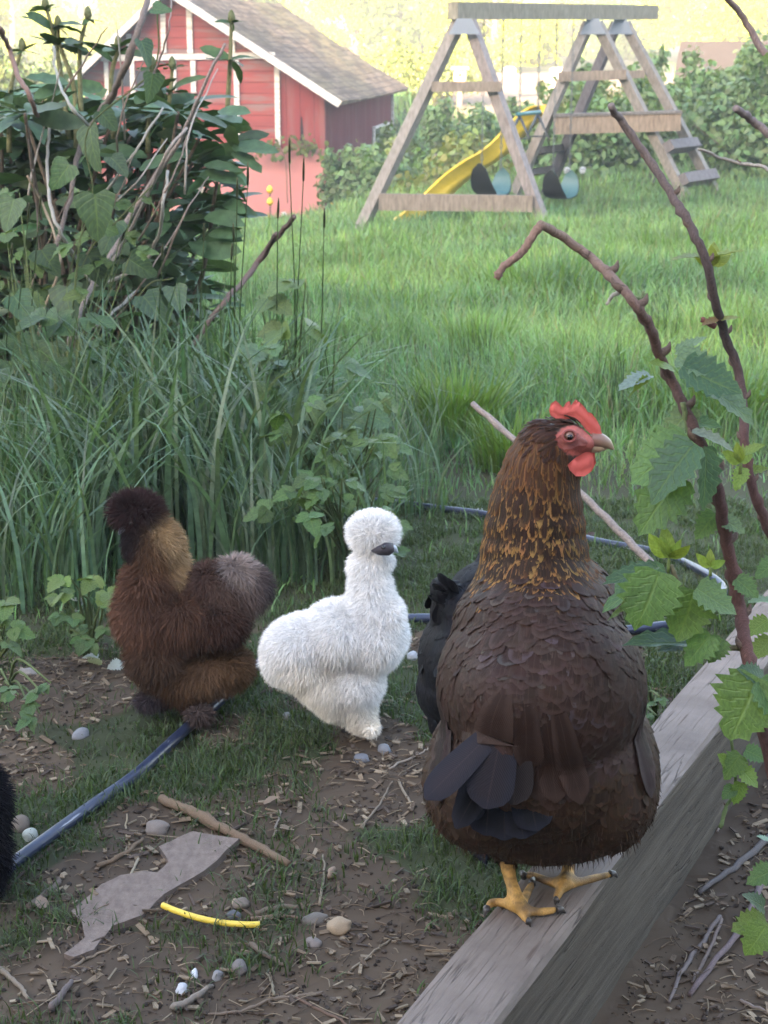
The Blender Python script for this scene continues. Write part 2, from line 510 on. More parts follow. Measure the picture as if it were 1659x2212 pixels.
# ---- lawn: a long meadow of separate blades
def lawn():
    mb = MB()
    spec = [(2.55, 4.2, 5200, .06, .13, .0032), (4.2, 7, 2800, .09, .19, .0042), (7, 12, 1250, .10, .20, .0065),
            (12, 20, 620, .10, .22, .010), (20, 33, 260, .12, .26, .017), (33, 62, 42, .2, .5, .04)]
    for y0, y1, dens, h0, h1, wd in spec:
        w0 = .26 * y1 + .7
        K = int(dens * (y1 - y0) * 2 * w0)
        x, y = rng.uniform(-w0, w0 + .3, K), rng.uniform(y0, y1, K)
        clump = fbm(x * 2.2, y * 2.2, 21, 3)
        keep = rng.uniform(0, 1, K) < (.35 + 1.1 * clump)
        sm_ = soil_mask(x, y)
        keep &= rng.uniform(0, 1, K) > sm_ * 1.1
        bx = (x - (.140 + (y - 1.295) * .509)) > -.09
        keep &= ~(bx & (y < 2.75))
        keep &= ~((y > 40) & (x > 1.2) & (x < 10))
        keep &= rng.uniform(0, 1, K) < .05 + sstep(3.2, 4.1, y + .9 * (x < -.12))
        x, y, clump = x[keep], y[keep], clump[keep]
        K = len(x)
        H = rng.uniform(h0, h1, K) * (.45 + 1.1 * clump) * (.30 + .70 * sstep(3.2, 5.0, y + .6 * (x < -.12)))
        col = vary((.150, .262, .092), K, .36, .12)
        pale = rng.uniform(0, 1, K) < .05
        col[pale] = vary((.20, .19, .09), pale.sum(), .2)
        hue = fbm(x * .9, y * .9, 31, 2)[:, None]
        col = col * (1 + (hue - .5) * np.array([[1.3, .9, .4]]))
        blades(mb, np.stack([x, y, ground_z(x, y) - .005], 1), H, wd * rng.uniform(.6, 1.3, K), rng.uniform(.1, 1.0, K), col)
    # tussocks standing higher than the rest
    for (u, v, rr, hh, k) in ((985, 960, .10, .22, 420), (1180, 640, .5, .22, 500), (900, 700, .35, .2, 300), (1450, 560, .6, .25, 500),
                              (1040, 800, .12, .24, 180), (1250, 830, .25, .17, 320), (1560, 900, .2, .18, 300), (760, 560, .5, .2, 300), (1110, 1010, .09, .14, 260)):
        c = gpt(u, v)
        a, r_ = rng.uniform(0, 6.283, k), rr * np.sqrt(rng.uniform(0, 1, k))
        x, y = c[0] + r_ * np.cos(a), c[1] + r_ * np.sin(a)
        blades(mb, np.stack([x, y, ground_z(x, y)], 1), hh * rng.uniform(.6, 1.15, k), .0022 * c[1] ** .55 * rng.uniform(.7, 1.3, k) + .001,
               rng.uniform(.1, .9, k), vary((.105, .195, .045), k, .22), a + rng.normal(0, .5, k))
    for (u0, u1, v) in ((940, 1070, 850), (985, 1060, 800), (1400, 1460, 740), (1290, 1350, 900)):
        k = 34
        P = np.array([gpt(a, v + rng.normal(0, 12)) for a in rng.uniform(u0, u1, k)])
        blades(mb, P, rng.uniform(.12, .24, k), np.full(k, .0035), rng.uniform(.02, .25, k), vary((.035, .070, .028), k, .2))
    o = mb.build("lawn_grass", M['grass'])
    tag(o, "long green meadow grass sloping away behind the hens", "grass", kind="stuff")
lawn()

def short_turf():
    mb = MB()
    K = 230000
    x, y = rng.uniform(-.85, 1.05, K), rng.uniform(1.25, 3.5, K)
    s_ = soil_mask(x, y)
    cl = fbm(x * 14, y * 14, 41, 2)
    keep = (rng.uniform(0, 1, K) > s_ * 1.02) & (rng.uniform(0, 1, K) < .22 + 1.0 * sstep(.3, .62, cl))
    bx = (x - (.140 + (y - 1.295) * .509))
    keep &= (bx < -.075) | ((bx > .03) & (y > 2.4))
    x, y, cl = x[keep], y[keep], cl[keep]
    K = len(x)
    H = rng.uniform(.006, .022, K) * (.6 + cl)
    mossy = rng.uniform(0, 1, K)[:, None]
    col = vary((.050, .088, .028), K, .4, .14) * (1 - mossy * .25) + mossy * .2 * np.array([[.06, .06, .02]])
    blades(mb, np.stack([x, y, ground_z(x, y) - .001], 1), H, rng.uniform(.001, .0022, K), rng.uniform(.2, 1.3, K), col)
    tag(mb.build("short_turf", M['grass']), "short mossy turf around the bare soil of the yard", "grass", kind="stuff")
short_turf()

def wood_chips():
    mb = MB()
    K = 6500
    x, y = rng.uniform(-.62, .75, K * 4), rng.uniform(1.2, 2.5, K * 4)
    keep = rng.uniform(0, 1, K * 4) < soil_mask(x, y) * .9 + .04
    x, y = x[keep][:K], y[keep][:K]
    for a, c in zip(x, y):
        bx = a - (.140 + (c - 1.295) * .509)
        if -.095 < bx < .012: continue
        th, L = rng.uniform(0, 6.28), rng.uniform(.003, .017)
        if rng.uniform() < .2: L *= 1.8
        d = np.array([math.cos(th), math.sin(th), rng.uniform(-.1, .15)])
        p = onground(a, c, rng.uniform(.001, .004))
        col = np.array([(.20, .145, .095), (.13, .09, .06), (.28, .22, .15), (.09, .065, .05)][rng.integers(0, 4)]) * rng.uniform(.6, 1.15)
        if rng.uniform() < .55:
            mb.bar(p - d * L / 2, p + d * L / 2, rng.uniform(.001, .006), rng.uniform(.0008, .002), (-d[1], d[0], rng.uniform(-.4, .4)), col)
        else:
            q = p + np.array([-d[1], d[0], 0]) * L * rng.uniform(-.25, .25) + [0, 0, .002]
            mb.tube([p - d * L * .8, q, p + d * L * .8], [.0007, .0005], 4, col, 3)
    # crumbs of soil, grit and fine fibres
    ico = bmesh.new(); bmesh.ops.create_icosphere(ico, subdivisions=1, radius=1)
    IV = np.array([q.co[:] for q in ico.verts]); IF = np.array([[q.index for q in f.verts] for f in ico.faces]); ico.free()
    K = 26000
    x, y = rng.uniform(-.62, .85, K), rng.uniform(1.2, 2.6, K)
    bx = x - (.140 + (y - 1.295) * .509)
    keep = ((bx < -.09) | (bx > .012)) & (rng.uniform(0, 1, K) < soil_mask(x, y) * (.25 + 1.2 * sstep(.4, .65, fbm(x * 16, y * 16, 71))))
    x, y = x[keep], y[keep]; K = len(x)
    r_ = .0009 + .0034 * rng.uniform(0, 1, K) ** 3.2
    V = IV[None] * r_[:, None, None] * rng.uniform(.55, 1.3, (K, 12, 1)) * np.array([1, 1, .75]) + np.stack([x, y, ground_z(x, y) + r_ * .3], 1)[:, None]
    cc = np.array([(.060, .044, .034), (.036, .027, .021), (.10, .077, .058), (.15, .12, .095)])[rng.choice(4, K, p=[.4, .32, .22, .06])] * rng.uniform(.7, 1.3, (K, 1))
    mb.add(V.reshape(-1, 3), (IF[None] + (np.arange(K) * 12)[:, None, None]).reshape(-1, 3), np.repeat(cc, 12, 0))
    tag(mb.build("wood_chips", M['bark'], smooth=False), "scattered straw bits, wood chips and grit on the bare soil", "litter", kind="stuff")
wood_chips()

# ================================================================ TIMBER EDGING
def timber():
    p0, dirv = np.array([.0578, 1.295]), norm(np.array([.49, 1.0]))
    nrm = np.array([dirv[1], -dirv[0]])
    mb = MB()
    nseg, prof = 60, []
    hw, H, bv = .0375, .14, .006
    prof = np.array([(-hw, -.02), (-hw, H - bv), (-hw + bv * .35, H - bv * .3), (-hw + bv, H), (-hw * .3, H), (hw * .3, H), (hw - bv, H), (hw - bv * .3, H - bv * .4), (hw, H - bv * 1.2), (hw, H * .6), (hw, H * .3), (hw, -.02)])
    t = np.linspace(-.55, 1.9, nseg)
    VV = []
    for k, tt in enumerate(t):
        c = p0 + dirv * tt + nrm * hw
        a = prof + (np.stack([noise2(np.arange(12) * 1.7, np.full(12, tt * 9), 8), noise2(np.arange(12) * 1.3, np.full(12, tt * 7), 9)], 1) - .5) * .0035
        if False: pass
        VV.append(np.stack([c[0] + nrm[0] * a[:, 0], c[1] + nrm[1] * a[:, 0], a[:, 1]], 1))
    m_ = len(prof)
    V = np.concatenate(VV)
    i, j = np.meshgrid(np.arange(nseg - 1), np.arange(m_ - 1), indexing='ij')
    b = (i * m_ + j).ravel()
    F = np.stack([b, b + m_, b + m_ + 1, b + 1], 1)
    ends = np.array([list(range(m_)), list(range((nseg - 1) * m_, nseg * m_))[::-1]])
    u_ = np.tile(np.arange(m_) / m_, nseg); v_ = np.repeat(t, m_)
    mb.add(V, [F, ends], (.3, .27, .24), np.stack([u_, v_], 1))
    m, nt, n, l, P = mat_new("weathered beam")
    tc = N(nt, "ShaderNodeTexCoord")
    mp = N(nt, "ShaderNodeMapping")
    mp.inputs["Rotation"].default_value = (0, 0, math.atan2(.49, 1.0))
    l.new(tc.outputs["Object"], mp.inputs[0])
    mp2 = N(nt, "ShaderNodeMapping"); mp2.inputs["Scale"].default_value = (1, .06, 1)
    l.new(mp.outputs[0], mp2.inputs[0])
    grain = nz(nt, 260, 6, mp2.outputs[0]).outputs[0]
    grain2 = nz(nt, 70, 5, mp2.outputs[0]).outputs[0]
    blot = nz(nt, 16, 5, mp.outputs[0]).outputs[0]
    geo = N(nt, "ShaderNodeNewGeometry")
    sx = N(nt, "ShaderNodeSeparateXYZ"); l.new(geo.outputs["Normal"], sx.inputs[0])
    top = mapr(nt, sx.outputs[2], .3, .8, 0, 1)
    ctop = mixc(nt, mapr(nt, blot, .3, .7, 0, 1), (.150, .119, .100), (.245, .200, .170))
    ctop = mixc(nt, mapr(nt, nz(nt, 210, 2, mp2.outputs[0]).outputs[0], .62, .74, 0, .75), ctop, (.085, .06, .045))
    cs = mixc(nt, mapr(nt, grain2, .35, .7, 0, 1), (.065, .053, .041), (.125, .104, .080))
    base = mixc(nt, top, cs, ctop)  # sides coloured darker than the top, standing in for their shade
    base = mixc(nt, mapr(nt, grain, .35, .75, 0, .18), base, (.10, .085, .07))
    mp3 = N(nt, "ShaderNodeMapping"); mp3.inputs["Scale"].default_value = (1, .045, 1)
    l.new(mp.outputs[0], mp3.inputs[0])
    ck = math_(nt, 'ABSOLUTE', math_(nt, 'SUBTRACT', nz(nt, 38, 3, mp3.outputs[0]).outputs[0], .5))
    crack = math_(nt, 'MULTIPLY', mapr(nt, ck, .0, .009, 1, 0), mapr(nt, blot, .46, .58, 0, 1))
    base = mixc(nt, math_(nt, 'MULTIPLY', crack, .6), base, (.022, .017, .014))
    vk = N(nt, "ShaderNodeTexVoronoi"); vk.inputs["Scale"].default_value = 9
    mp4 = N(nt, "ShaderNodeMapping"); mp4.inputs["Scale"].default_value = (1.2, .5, 1)
    l.new(mp.outputs[0], mp4.inputs[0]); l.new(mp4.outputs[0], vk.inputs["Vector"])
    base = mixc(nt, mapr(nt, vk.outputs[0], .03, .075, .75, 0), base, (.06, .042, .03))
    l.new(base, P.inputs["Base Color"])
    P.inputs["Roughness"].default_value = .9
    P.inputs["Specular IOR Level"].default_value = .2
    bump(nt, P, math_(nt, 'SUBTRACT', math_(nt, 'ADD', grain, grain2), crack), .6, .005)
    o = mb.build("timber_edging", m, None, False)
    tag(o, "weathered grey timber beam edging the garden bed, brown hen standing on it", "timber beam")
timber()

# ================================================================ PIPE, STICKS, STONES
def litter():
    mb = MB()
    px = [(-60, 1960), (20, 1888), (100, 1828), (200, 1755), (300, 1683), (400, 1590), (480, 1522), (560, 1445), (640, 1395), (720, 1366), (800, 1353), (880, 1347),
          (980, 1349), (1150, 1364), (1300, 1375), (1385, 1369), (1470, 1354), (1538, 1318), (1562, 1284), (1530, 1253), (1470, 1222), (1400, 1199), (1290, 1179), (1150, 1143), (1040, 1119), (960, 1109), (880, 1098), (800, 1090)]
    pts = [gpt(u, v, .009) for u, v in px]
    mb.tube(pts, .0078, 12, (.035, .045, .075), 8)
    m, nt, n, l, P = mat_new("water pipe")
    no = nz(nt, 30, 4).outputs[0]
    c = mixc(nt, mapr(nt, no, .3, .7, 0, 1), (.016, .022, .046), (.034, .044, .082))
    c = mixc(nt, mapr(nt, nz(nt, 22, 5).outputs[0], .63, .70, 0, .8), c, (.40, .42, .46))
    l.new(c, P.inputs["Base Color"]); P.inputs["Roughness"].default_value = .33
    tag(mb.build("water_pipe", m), "dark blue plastic water pipe curving across the yard behind the hens", "pipe")

    def stick(pts, rad, col, label, name="stick", cat="stick", dz=.006, hts=None, bumps=.3, group=None):
        mb = MB()
        P = [gpt(u, v, dz) if not isinstance(u, np.ndarray) else u for u, v in pts]
        mb.tube(P, rad, 7, col, 6, .0006, True, bumps)
        tag(mb.build(name, M['bark']), label, cat, group)
    stick([(348, 1736), (420, 1768), (490, 1806), (560, 1842), (624, 1878)], [.0058, .0066, .006, .0058, .004], (.19, .13, .085), "straight brown stick lying across the soil beside the flat slab", dz=.007)
    a = [at(1020, 870, 3.05), at(1105, 945, 2.98), at(1180, 1000, 2.93), at(1250, 1062, 2.88), at(1320, 1130, 2.83), at(1385, 1196, 2.78), at(1455, 1268, 2.72), gpt(1500, 1320, .006)]
    mb = MB(); mb.tube(a, [.0055, .006, .0065, .007, .007, .006], 7, (.24, .20, .18), 5, .0008, True, .25)
    tag(mb.build("fallen_branch", M['bark']), "long bare grey branch leaning behind the brown hen's neck", "branch")
    twigs = [([(150, 1800), (60, 1880), (-20, 1960)], .0022, (.10, .075, .06), "dark twig slanting beside the black fluffy bird at the left edge"),
             ([(298, 1858), (260, 1940), (200, 2045)], .0018, (.33, .28, .20), "pale straw stalk lying over the flat slab"),
             ([(60, 1970), (120, 1925), (128, 1905)], .0045, (.14, .11, .09), "short thick grey twig left of the flat slab"),
             ([(590, 1810), (605, 1760), (600, 1755)], .0016, (.24, .2, .16), "thin forked twig above the straight brown stick"),
             ([(700, 2150), (590, 2165), (520, 2190), (450, 2196)], .0022, (.20, .15, .11), "long crooked twig near the bottom edge, left of the beam"),
             ([(592, 2155), (585, 2120), (575, 2105)], .0016, (.26, .22, .15), "small upright straw twig crossing the crooked twig"),
             ([(640, 2160), (720, 2200), (760, 2225)], .0018, (.17, .11, .08), "thin reddish twig between crooked twig and beam"),
             ([(750, 2108), (800, 2065), (850, 2030)], .0015, (.26, .21, .15), "thin straw stalk lying near the beam's lower end"),
             ([(540, 2047), (575, 2070), (612, 2090)], .0035, (.17, .13, .10), "stubby grey twig below the yellow tube"),
             ([(555, 1980), (600, 1968), (645, 1967)], .0035, (.16, .12, .09), "brown twig lying right of the yellow tube, behind its end"),
             ([(545, 1992), (600, 1985), (650, 1988)], .0028, (.22, .15, .11), "lighter twig lying beside the tube's right end, in front of the brown twig"),
             ([(690, 1960), (700, 1890), (698, 1850)], .0016, (.26, .21, .15), "upright dry stem right of the stick"),
             ([(280, 1835), (272, 1790), (276, 1760)], .0016, (.33, .26, .17), "straw stalk on the chip pile beside the pipe"),
             ([(210, 1880), (270, 1850), (310, 1818)], .0032, (.17, .12, .08), "split wood sliver on the chip pile beside the pipe"),
             ([(780, 1790), (820, 1740), (845, 1690)], .0016, (.24, .19, .14), "thin curved straw near the brown hen's tail"),
             ([(860, 1690), (890, 1745), (880, 1750)], .0018, (.27, .22, .16), "bent straw stem left of the brown hen's tail"),
             ([(840, 1665), (900, 1635), (925, 1620)], .0016, (.3, .25, .2), "pale stalk pointing at the black hen"),
             ([(370, 2190), (420, 2165), (455, 2140)], .004, (.24, .2, .16), "grey chip of wood near the bottom edge"),
             ([(110, 2190), (140, 2150), (155, 2130)], .004, (.15, .12, .11), "dark short twig at the lower left corner"),
             ([(0, 2100), (40, 2135), (60, 2165)], .003, (.25, .2, .15), "straw stalk crossing the lower left corner"),
             ([(155, 2095), (210, 2065), (260, 2045)], .002, (.22, .17, .12), "thin twig at the foot of the flat slab")]
    for p_, r_, c_, lb in twigs:
        stick(p_, [r_, r_ * .8, r_ * .6], c_, lb, "twig", "twig", r_ * 1.2, None, .2)
    # twigs on the bed soil, right of the beam
    for p_, r_, c_, lb in [([(1690, 1790), (1600, 1870), (1510, 1935)], .0042, (.13, .115, .11), "thick grey twig on the bed soil right of the beam"),
                           ([(1650, 1905), (1600, 2010), (1490, 2155)], .0036, (.17, .13, .13), "long purple-grey twig slanting down the bed soil"),
                           ([(1560, 1990), (1520, 2080), (1495, 2125)], .002, (.18, .14, .12), "thin forked twig beside the long purple-grey one"),
                           ([(1555, 1985), (1510, 2050), (1470, 2110), (1445, 2170)], .0026, (.17, .14, .13), "knotty twig closest to the beam on the bed soil"),
                           ([(1600, 2165), (1660, 2195)], .002, (.25, .2, .17), "pale twig at the lower right corner"),
                           ([(1560, 1770), (1550, 1800)], .0016, (.25, .2, .17), "short pale stalk below the small raspberry shoots")]:
        stick(p_, [r_, r_, r_ * .6], c_, lb, "twig", "twig", r_, None, .3)

    # yellow tube
    mb = MB(); mb.tube([gpt(u, v, .0075) for u, v in ((352, 1969), (380, 1981), (430, 1997), (480, 2007), (530, 2011), (562, 2011))], .0034, 12, (.78, .56, .07), 6)
    tag(mb.build("tube_piece", M['plastic']), "short curved piece of yellow plastic tube on the soil", "tube")

    # flat slab
    poly = [(415, 1810), (515, 1832), (442, 1893), (354, 1948), (310, 1986), (249, 2009), (205, 2064), (160, 2081), (138, 2070), (183, 2036), (177, 2003), (155, 1975), (220, 1925), (260, 1903), (315, 1893), (340, 1900), (365, 1876), (343, 1843)]
    bm = bmesh.new()
    pts = [gpt(u, v, .008) for u, v in poly]
    pts = [p for p in pts]
    zz = float(np.mean([p[2] for p in pts]))
    vs_ = [bm.verts.new((p[0], p[1], zz + rng.uniform(-.001, .001))) for p in pts]
    f = bm.faces.new(vs_)
    if f.normal.z < 0: f.normal_flip()
    ex = bmesh.ops.extrude_face_region(bm, geom=[f])
    for v_ in [q for q in ex['geom'] if isinstance(q, bmesh.types.BMVert)]: v_.co.z -= .03
    bmesh.ops.recalc_face_normals(bm, faces=bm.faces)
    bmesh.ops.triangulate(bm, faces=bm.faces)
    bmesh.ops.subdivide_edges(bm, edges=bm.edges, cuts=2, fractal=.25, use_grid_fill=True)
    bm.verts.index_update()
    mb = MB()
    mb.add(np.array([v.co[:] for v in bm.verts]), [np.array([[v.index for v in f.verts] for f in bm.faces if len(f.verts) == k]) for k in (3, 4) if any(len(f.verts) == k for f in bm.faces)], (.16, .125, .105))
    bm.free()
    m, nt, n, l, P = mat_new("slab")
    c = mixc(nt, mapr(nt, nz(nt, 20, 6).outputs[0], .3, .7, 0, 1), (.125, .092, .074), (.21, .160, .130))
    c = mixc(nt, mapr(nt, nz(nt, 120, 4).outputs[0], .6, .72, 0, .6), c, (.06, .045, .035))
    l.new(c, P.inputs["Base Color"]); P.inputs["Roughness"].default_value = .9
    bump(nt, P, nz(nt, 90, 6).outputs[0], .4, .004)
    tag(mb.build("flat_slab", m, None, False), "flat brown slab half buried in the soil, yellow tube lying at its edge", "slab")

    # stones
    def stone(u, v, ru, rv, h, col, label, name="stone", cat="stone", rot=None):
        c = gpt(u, v)
        s_ = depth_at(u, v, c[1]) / FPX
        bm = bmesh.new()
        bmesh.ops.create_icosphere(bm, subdivisions=3, radius=1)
        se = rng.uniform(0, 50)
        V = np.array([q.co[:] for q in bm.verts])
        k = 1 + .36 * (noise2(V[:, 0] * 1.4 + se, V[:, 1] * 1.4 + V[:, 2] * 1.7, 3) - .5)
        V = V * k[:, None]
        a = rng.uniform(-.4, .4)
        Rz = np.array([[math.cos(a), -math.sin(a), 0], [math.sin(a), math.cos(a), 0], [0, 0, 1]])
        V = (V * [ru * s_, max(rv * s_ * 1.9, ru * s_ * .55), h]) @ Rz.T
        F = np.array([[q.index for q in f.verts] for f in bm.faces])
        bm.free()
        mb = MB(); mb.add(V + c + [0, 0, h * .30], F, np.asarray(col) * .8)
        tag(mb.build(name, M['stone']), label, cat)
    for a in [(733, 2006, 27, 14, .008, (.42, .31, .20), "smooth tan pebble right of the yellow tube"),
              (830, 1623, 16, 9, .007, (.24, .25, .27), "blue-grey pebble below the white bird's foot, upper of two"),
              (780, 1642, 20, 8, .006, (.20, .21, .235), "blue-grey pebble below the white bird's foot, lower left of two"),
              (507, 1981, 17, 7, .006, (.11, .115, .13), "dark grey pebble just above the yellow tube's right end"),
              (340, 1795, 27, 17, .010, (.25, .20, .165), "pinkish grey stone beside the chip pile"),
              (272, 1905, 18, 7, .004, (.62, .62, .60), "white shell flake lying on the flat slab"),
              (395, 2142, 14, 10, .006, (.58, .58, .60), "crumpled white fragment near the bottom, lower of two"),
              (420, 2108, 8, 10, .005, (.72, .72, .72), "small bright white fragment near the bottom, upper of two"),
              (471, 2113, 12, 8, .007, (.32, .31, .31), "light grey pebble right of the white fragments"),
              (518, 2095, 16, 12, .008, (.20, .175, .16), "brownish pebble below the yellow tube"),
              (520, 1957, 18, 11, .006, (.21, .165, .13), "flat brown stone above the dark grey pebble"),
              (680, 1990, 30, 10, .006, (.19, .165, .14), "flat grey-brown stone left of the tan pebble"),
              (676, 2040, 17, 11, .006, (.25, .21, .185), "rough pale stone below the tan pebble"),
              (66, 1810, 17, 10, .009, (.46, .47, .40), "whitish lump of stone left of the pipe"),
              (45, 1788, 20, 16, .012, (.20, .155, .12), "brown stone beside the black fluffy bird at the left edge"),
              (175, 1592, 17, 13, .009, (.28, .28, .29), "grey angular stone in the turf left of the pipe"),
              (716, 1891, 9, 11, .008, (.34, .24, .17), "small tan stone among the soil right of the stick"),
              (270, 1995, 8, 5, .004, (.5, .48, .45), "tiny pale pebble on the slab's lower half"),
              (620, 1550, 10, 7, .006, (.32, .32, .33), "pale pebble behind the white bird's rear"),
              (890, 1420, 13, 7, .007, (.42, .43, .45), "pale pebble between the white bird and the black hen"),
              (1310, 1268, 24, 16, .014, (.27, .235, .19), "round stone beside the fallen branch, behind raspberry leaves"),
              (1385, 1205, 14, 8, .008, (.36, .28, .22), "pinkish pebble where branch and pipe cross"),
              (1037, 1107, 8, 8, .008, (.62, .62, .6), "white pebble on the pipe, left of the brown hen's neck"),
              (60, 1455, 22, 8, .007, (.34, .31, .28), "long pale stone at the left below the raspberry leaves")]:
        stone(*a)
    # dry leaves
    for k, (u, v, L, label) in enumerate([(570, 1742, .022, "curled dry leaf above the straight brown stick"), (632, 1800, .024, "brown dry leaf standing right of the stick"),
                                      (1268, 1165, .02, "dark dead leaf below the raspberry leaves"), (1385, 1365, .025, "pale dry leaf by the pipe right of the brown hen"), (92, 1975, .02, "crumpled dry leaf left of the flat slab")]):
        mb = MB(); c = gpt(u, v, .006)
        a = rng.uniform(0, 6.28)
        scatter(mb, 'ovate', [c], [[math.cos(a), math.sin(a), .35]], [[.3 * math.sin(a), -.3, 1]], [L], [(.26, .19, .14) if k != 2 else (.06, .03, .02)])
        tag(mb.build("dry_leaf", M['leaf']), label, "leaf")
    # the crumpled whitish leaves next to the brown silkie
    for (u, v, label) in ((222, 1450, "whitish withered leaf left of the brown bird's feet, bigger one"), (252, 1458, "whitish withered leaf touching the brown bird's fluff"), (165, 1318, "whitish withered leaf under the raspberry leaves at left")):
        mb = MB(); c = gpt(u, v, .012)
        for q in range(3):
            a = rng.uniform(0, 6.28)
            scatter(mb, 'toothed', [c + rng.normal(0, .006, 3)], [[math.cos(a), math.sin(a), .2]], [rng.normal(0, .5, 3) + [0, 0, 1]], [.024], [(.33, .36, .33)])
        tag(mb.build("withered_leaf", M['leaf']), label, "leaf")
litter()

# ================================================================ BIRDS
def body_mesh(blobs, tubes, voxel, smooth_it=6):
    """blobs: (u, v, Y, ru_px, rv_px, rd_m, rot_deg, col, kind); returns verts, tris, normals, col, kind index"""
    bm = bmesh.new()
    info = []
    for (u, v, Y_, ru, rv, rd, rot, col, kind) in blobs:
        c = at(u, v, Y_); s_ = depth_at(u, v, Y_) / FPX
        a = R(rot)
        ax = RIGHT * math.cos(a) - UP * math.sin(a)
        ay = RIGHT * math.sin(a) + UP * math.cos(a)
        A = np.stack([ax * ru * s_, ay * rv * s_, FWD * rd], 1)
        mt = Matrix(((*A[0], c[0]), (*A[1], c[1]), (*A[2], c[2]), (0, 0, 0, 1)))
        bmesh.ops.create_icosphere(bm, subdivisions=4, radius=1, matrix=mt)
        info.append((c, np.linalg.inv(A), np.array(col, float), kind))
    me = bpy.data.meshes.new("tmp"); bm.to_mesh(me); bm.free()
    V0 = np.array([v.co[:] for v in me.vertices]); F0 = np.array([p.vertices[:] for p in me.polygons])
    bpy.data.meshes.remove(me)
    mb = MB(); mb.add(V0, F0)
    for pts, rad in tubes: mb.tube(pts, rad, 10, sub=4)
    o = mb.build("tmp", None)
    r_ = o.modifiers.new("r", 'REMESH'); r_.mode = 'VOXEL'; r_.voxel_size = voxel
    s2 = o.modifiers.new("s", 'SMOOTH'); s2.factor = .5; s2.iterations = smooth_it
    dg = bpy.context.evaluated_depsgraph_get()
    ev = o.evaluated_get(dg)
    me = bpy.data.meshes.new_from_object(ev)
    bpy.data.objects.remove(o)
    me.calc_loop_triangles()
    V = np.zeros(len(me.vertices) * 3); me.vertices.foreach_get("co", V); V = V.reshape(-1, 3)
    Nn = np.zeros(len(me.vertices) * 3); me.vertices.foreach_get("normal", Nn); Nn = Nn.reshape(-1, 3)
    T = np.zeros(len(me.loop_triangles) * 3, int); me.loop_triangles.foreach_get("vertices", T); T = T.reshape(-1, 3)
    bpy.data.meshes.remove(me)
    return V, T, Nn, info
def blob_fields(Pp, info, sharp=6):
    D = np.stack([np.linalg.norm((Pp - c) @ Ai.T, axis=1) for c, Ai, _, _ in info], 1)
    W = np.exp(-sharp * (D - D.min(1, keepdims=True)))
    W /= W.sum(1, keepdims=True)
    return W @ np.stack([c for _, _, c, _ in info]), np.array([k for _, _, _, k in info])[D.argmin(1)], D.min(1)
def sample(V, T, Nn, K):
    a, b, c = V[T[:, 0]], V[T[:, 1]], V[T[:, 2]]
    ar = np.linalg.norm(np.cross(b - a, c - a), axis=1)
    t = rng.choice(len(T), K, p=ar / ar.sum())
    r1, r2 = np.sqrt(rng.uniform(0, 1, K)), rng.uniform(0, 1, K)
    w = np.stack([1 - r1, r1 * (1 - r2), r1 * r2], 1)[:, :, None]
    Pp = (np.stack([a[t], b[t], c[t]], 1) * w).sum(1)
    nn = norm((Nn[T[t]] * w).sum(1))
    return Pp, nn
def strands(mb, P, D, L, W, col, grav=.25, flow=None):
    K = len(P)
    s = norm(np.cross(D, rdir(K)))
    out = []
    for t, wt in ((0, 1), (.45, .8), (.8, .5)):
        c = P + D * (L * t)[:, None] + np.array([0, 0, -1.]) * (grav * L * t * t)[:, None]
        out += [c - s * (W * wt / 2)[:, None], c + s * (W * wt / 2)[:, None]]
    out.append(P + D * L[:, None] + np.array([0, 0, -1.]) * (grav * L)[:, None])
    V = np.stack(out, 1).reshape(-1, 3)
    b = (np.arange(K) * 7)[:, None]
    mb.add(V, [np.concatenate([b + np.array([0, 1, 3, 2]), b + np.array([2, 3, 5, 4])]), b + np.array([4, 5, 6])], np.repeat(col, 7, 0))

def in_poly(u, v, poly):
    poly = np.asarray(poly, float); r_ = np.zeros(len(u), bool)
    j = len(poly) - 1
    for i in range(len(poly)):
        xi, yi = poly[i]; xj, yj = poly[j]
        r_ ^= ((yi > v) != (yj > v)) & (u < (xj - xi) * (v - yi) / (yj - yi + 1e-12) + xi)
        j = i
    return r_

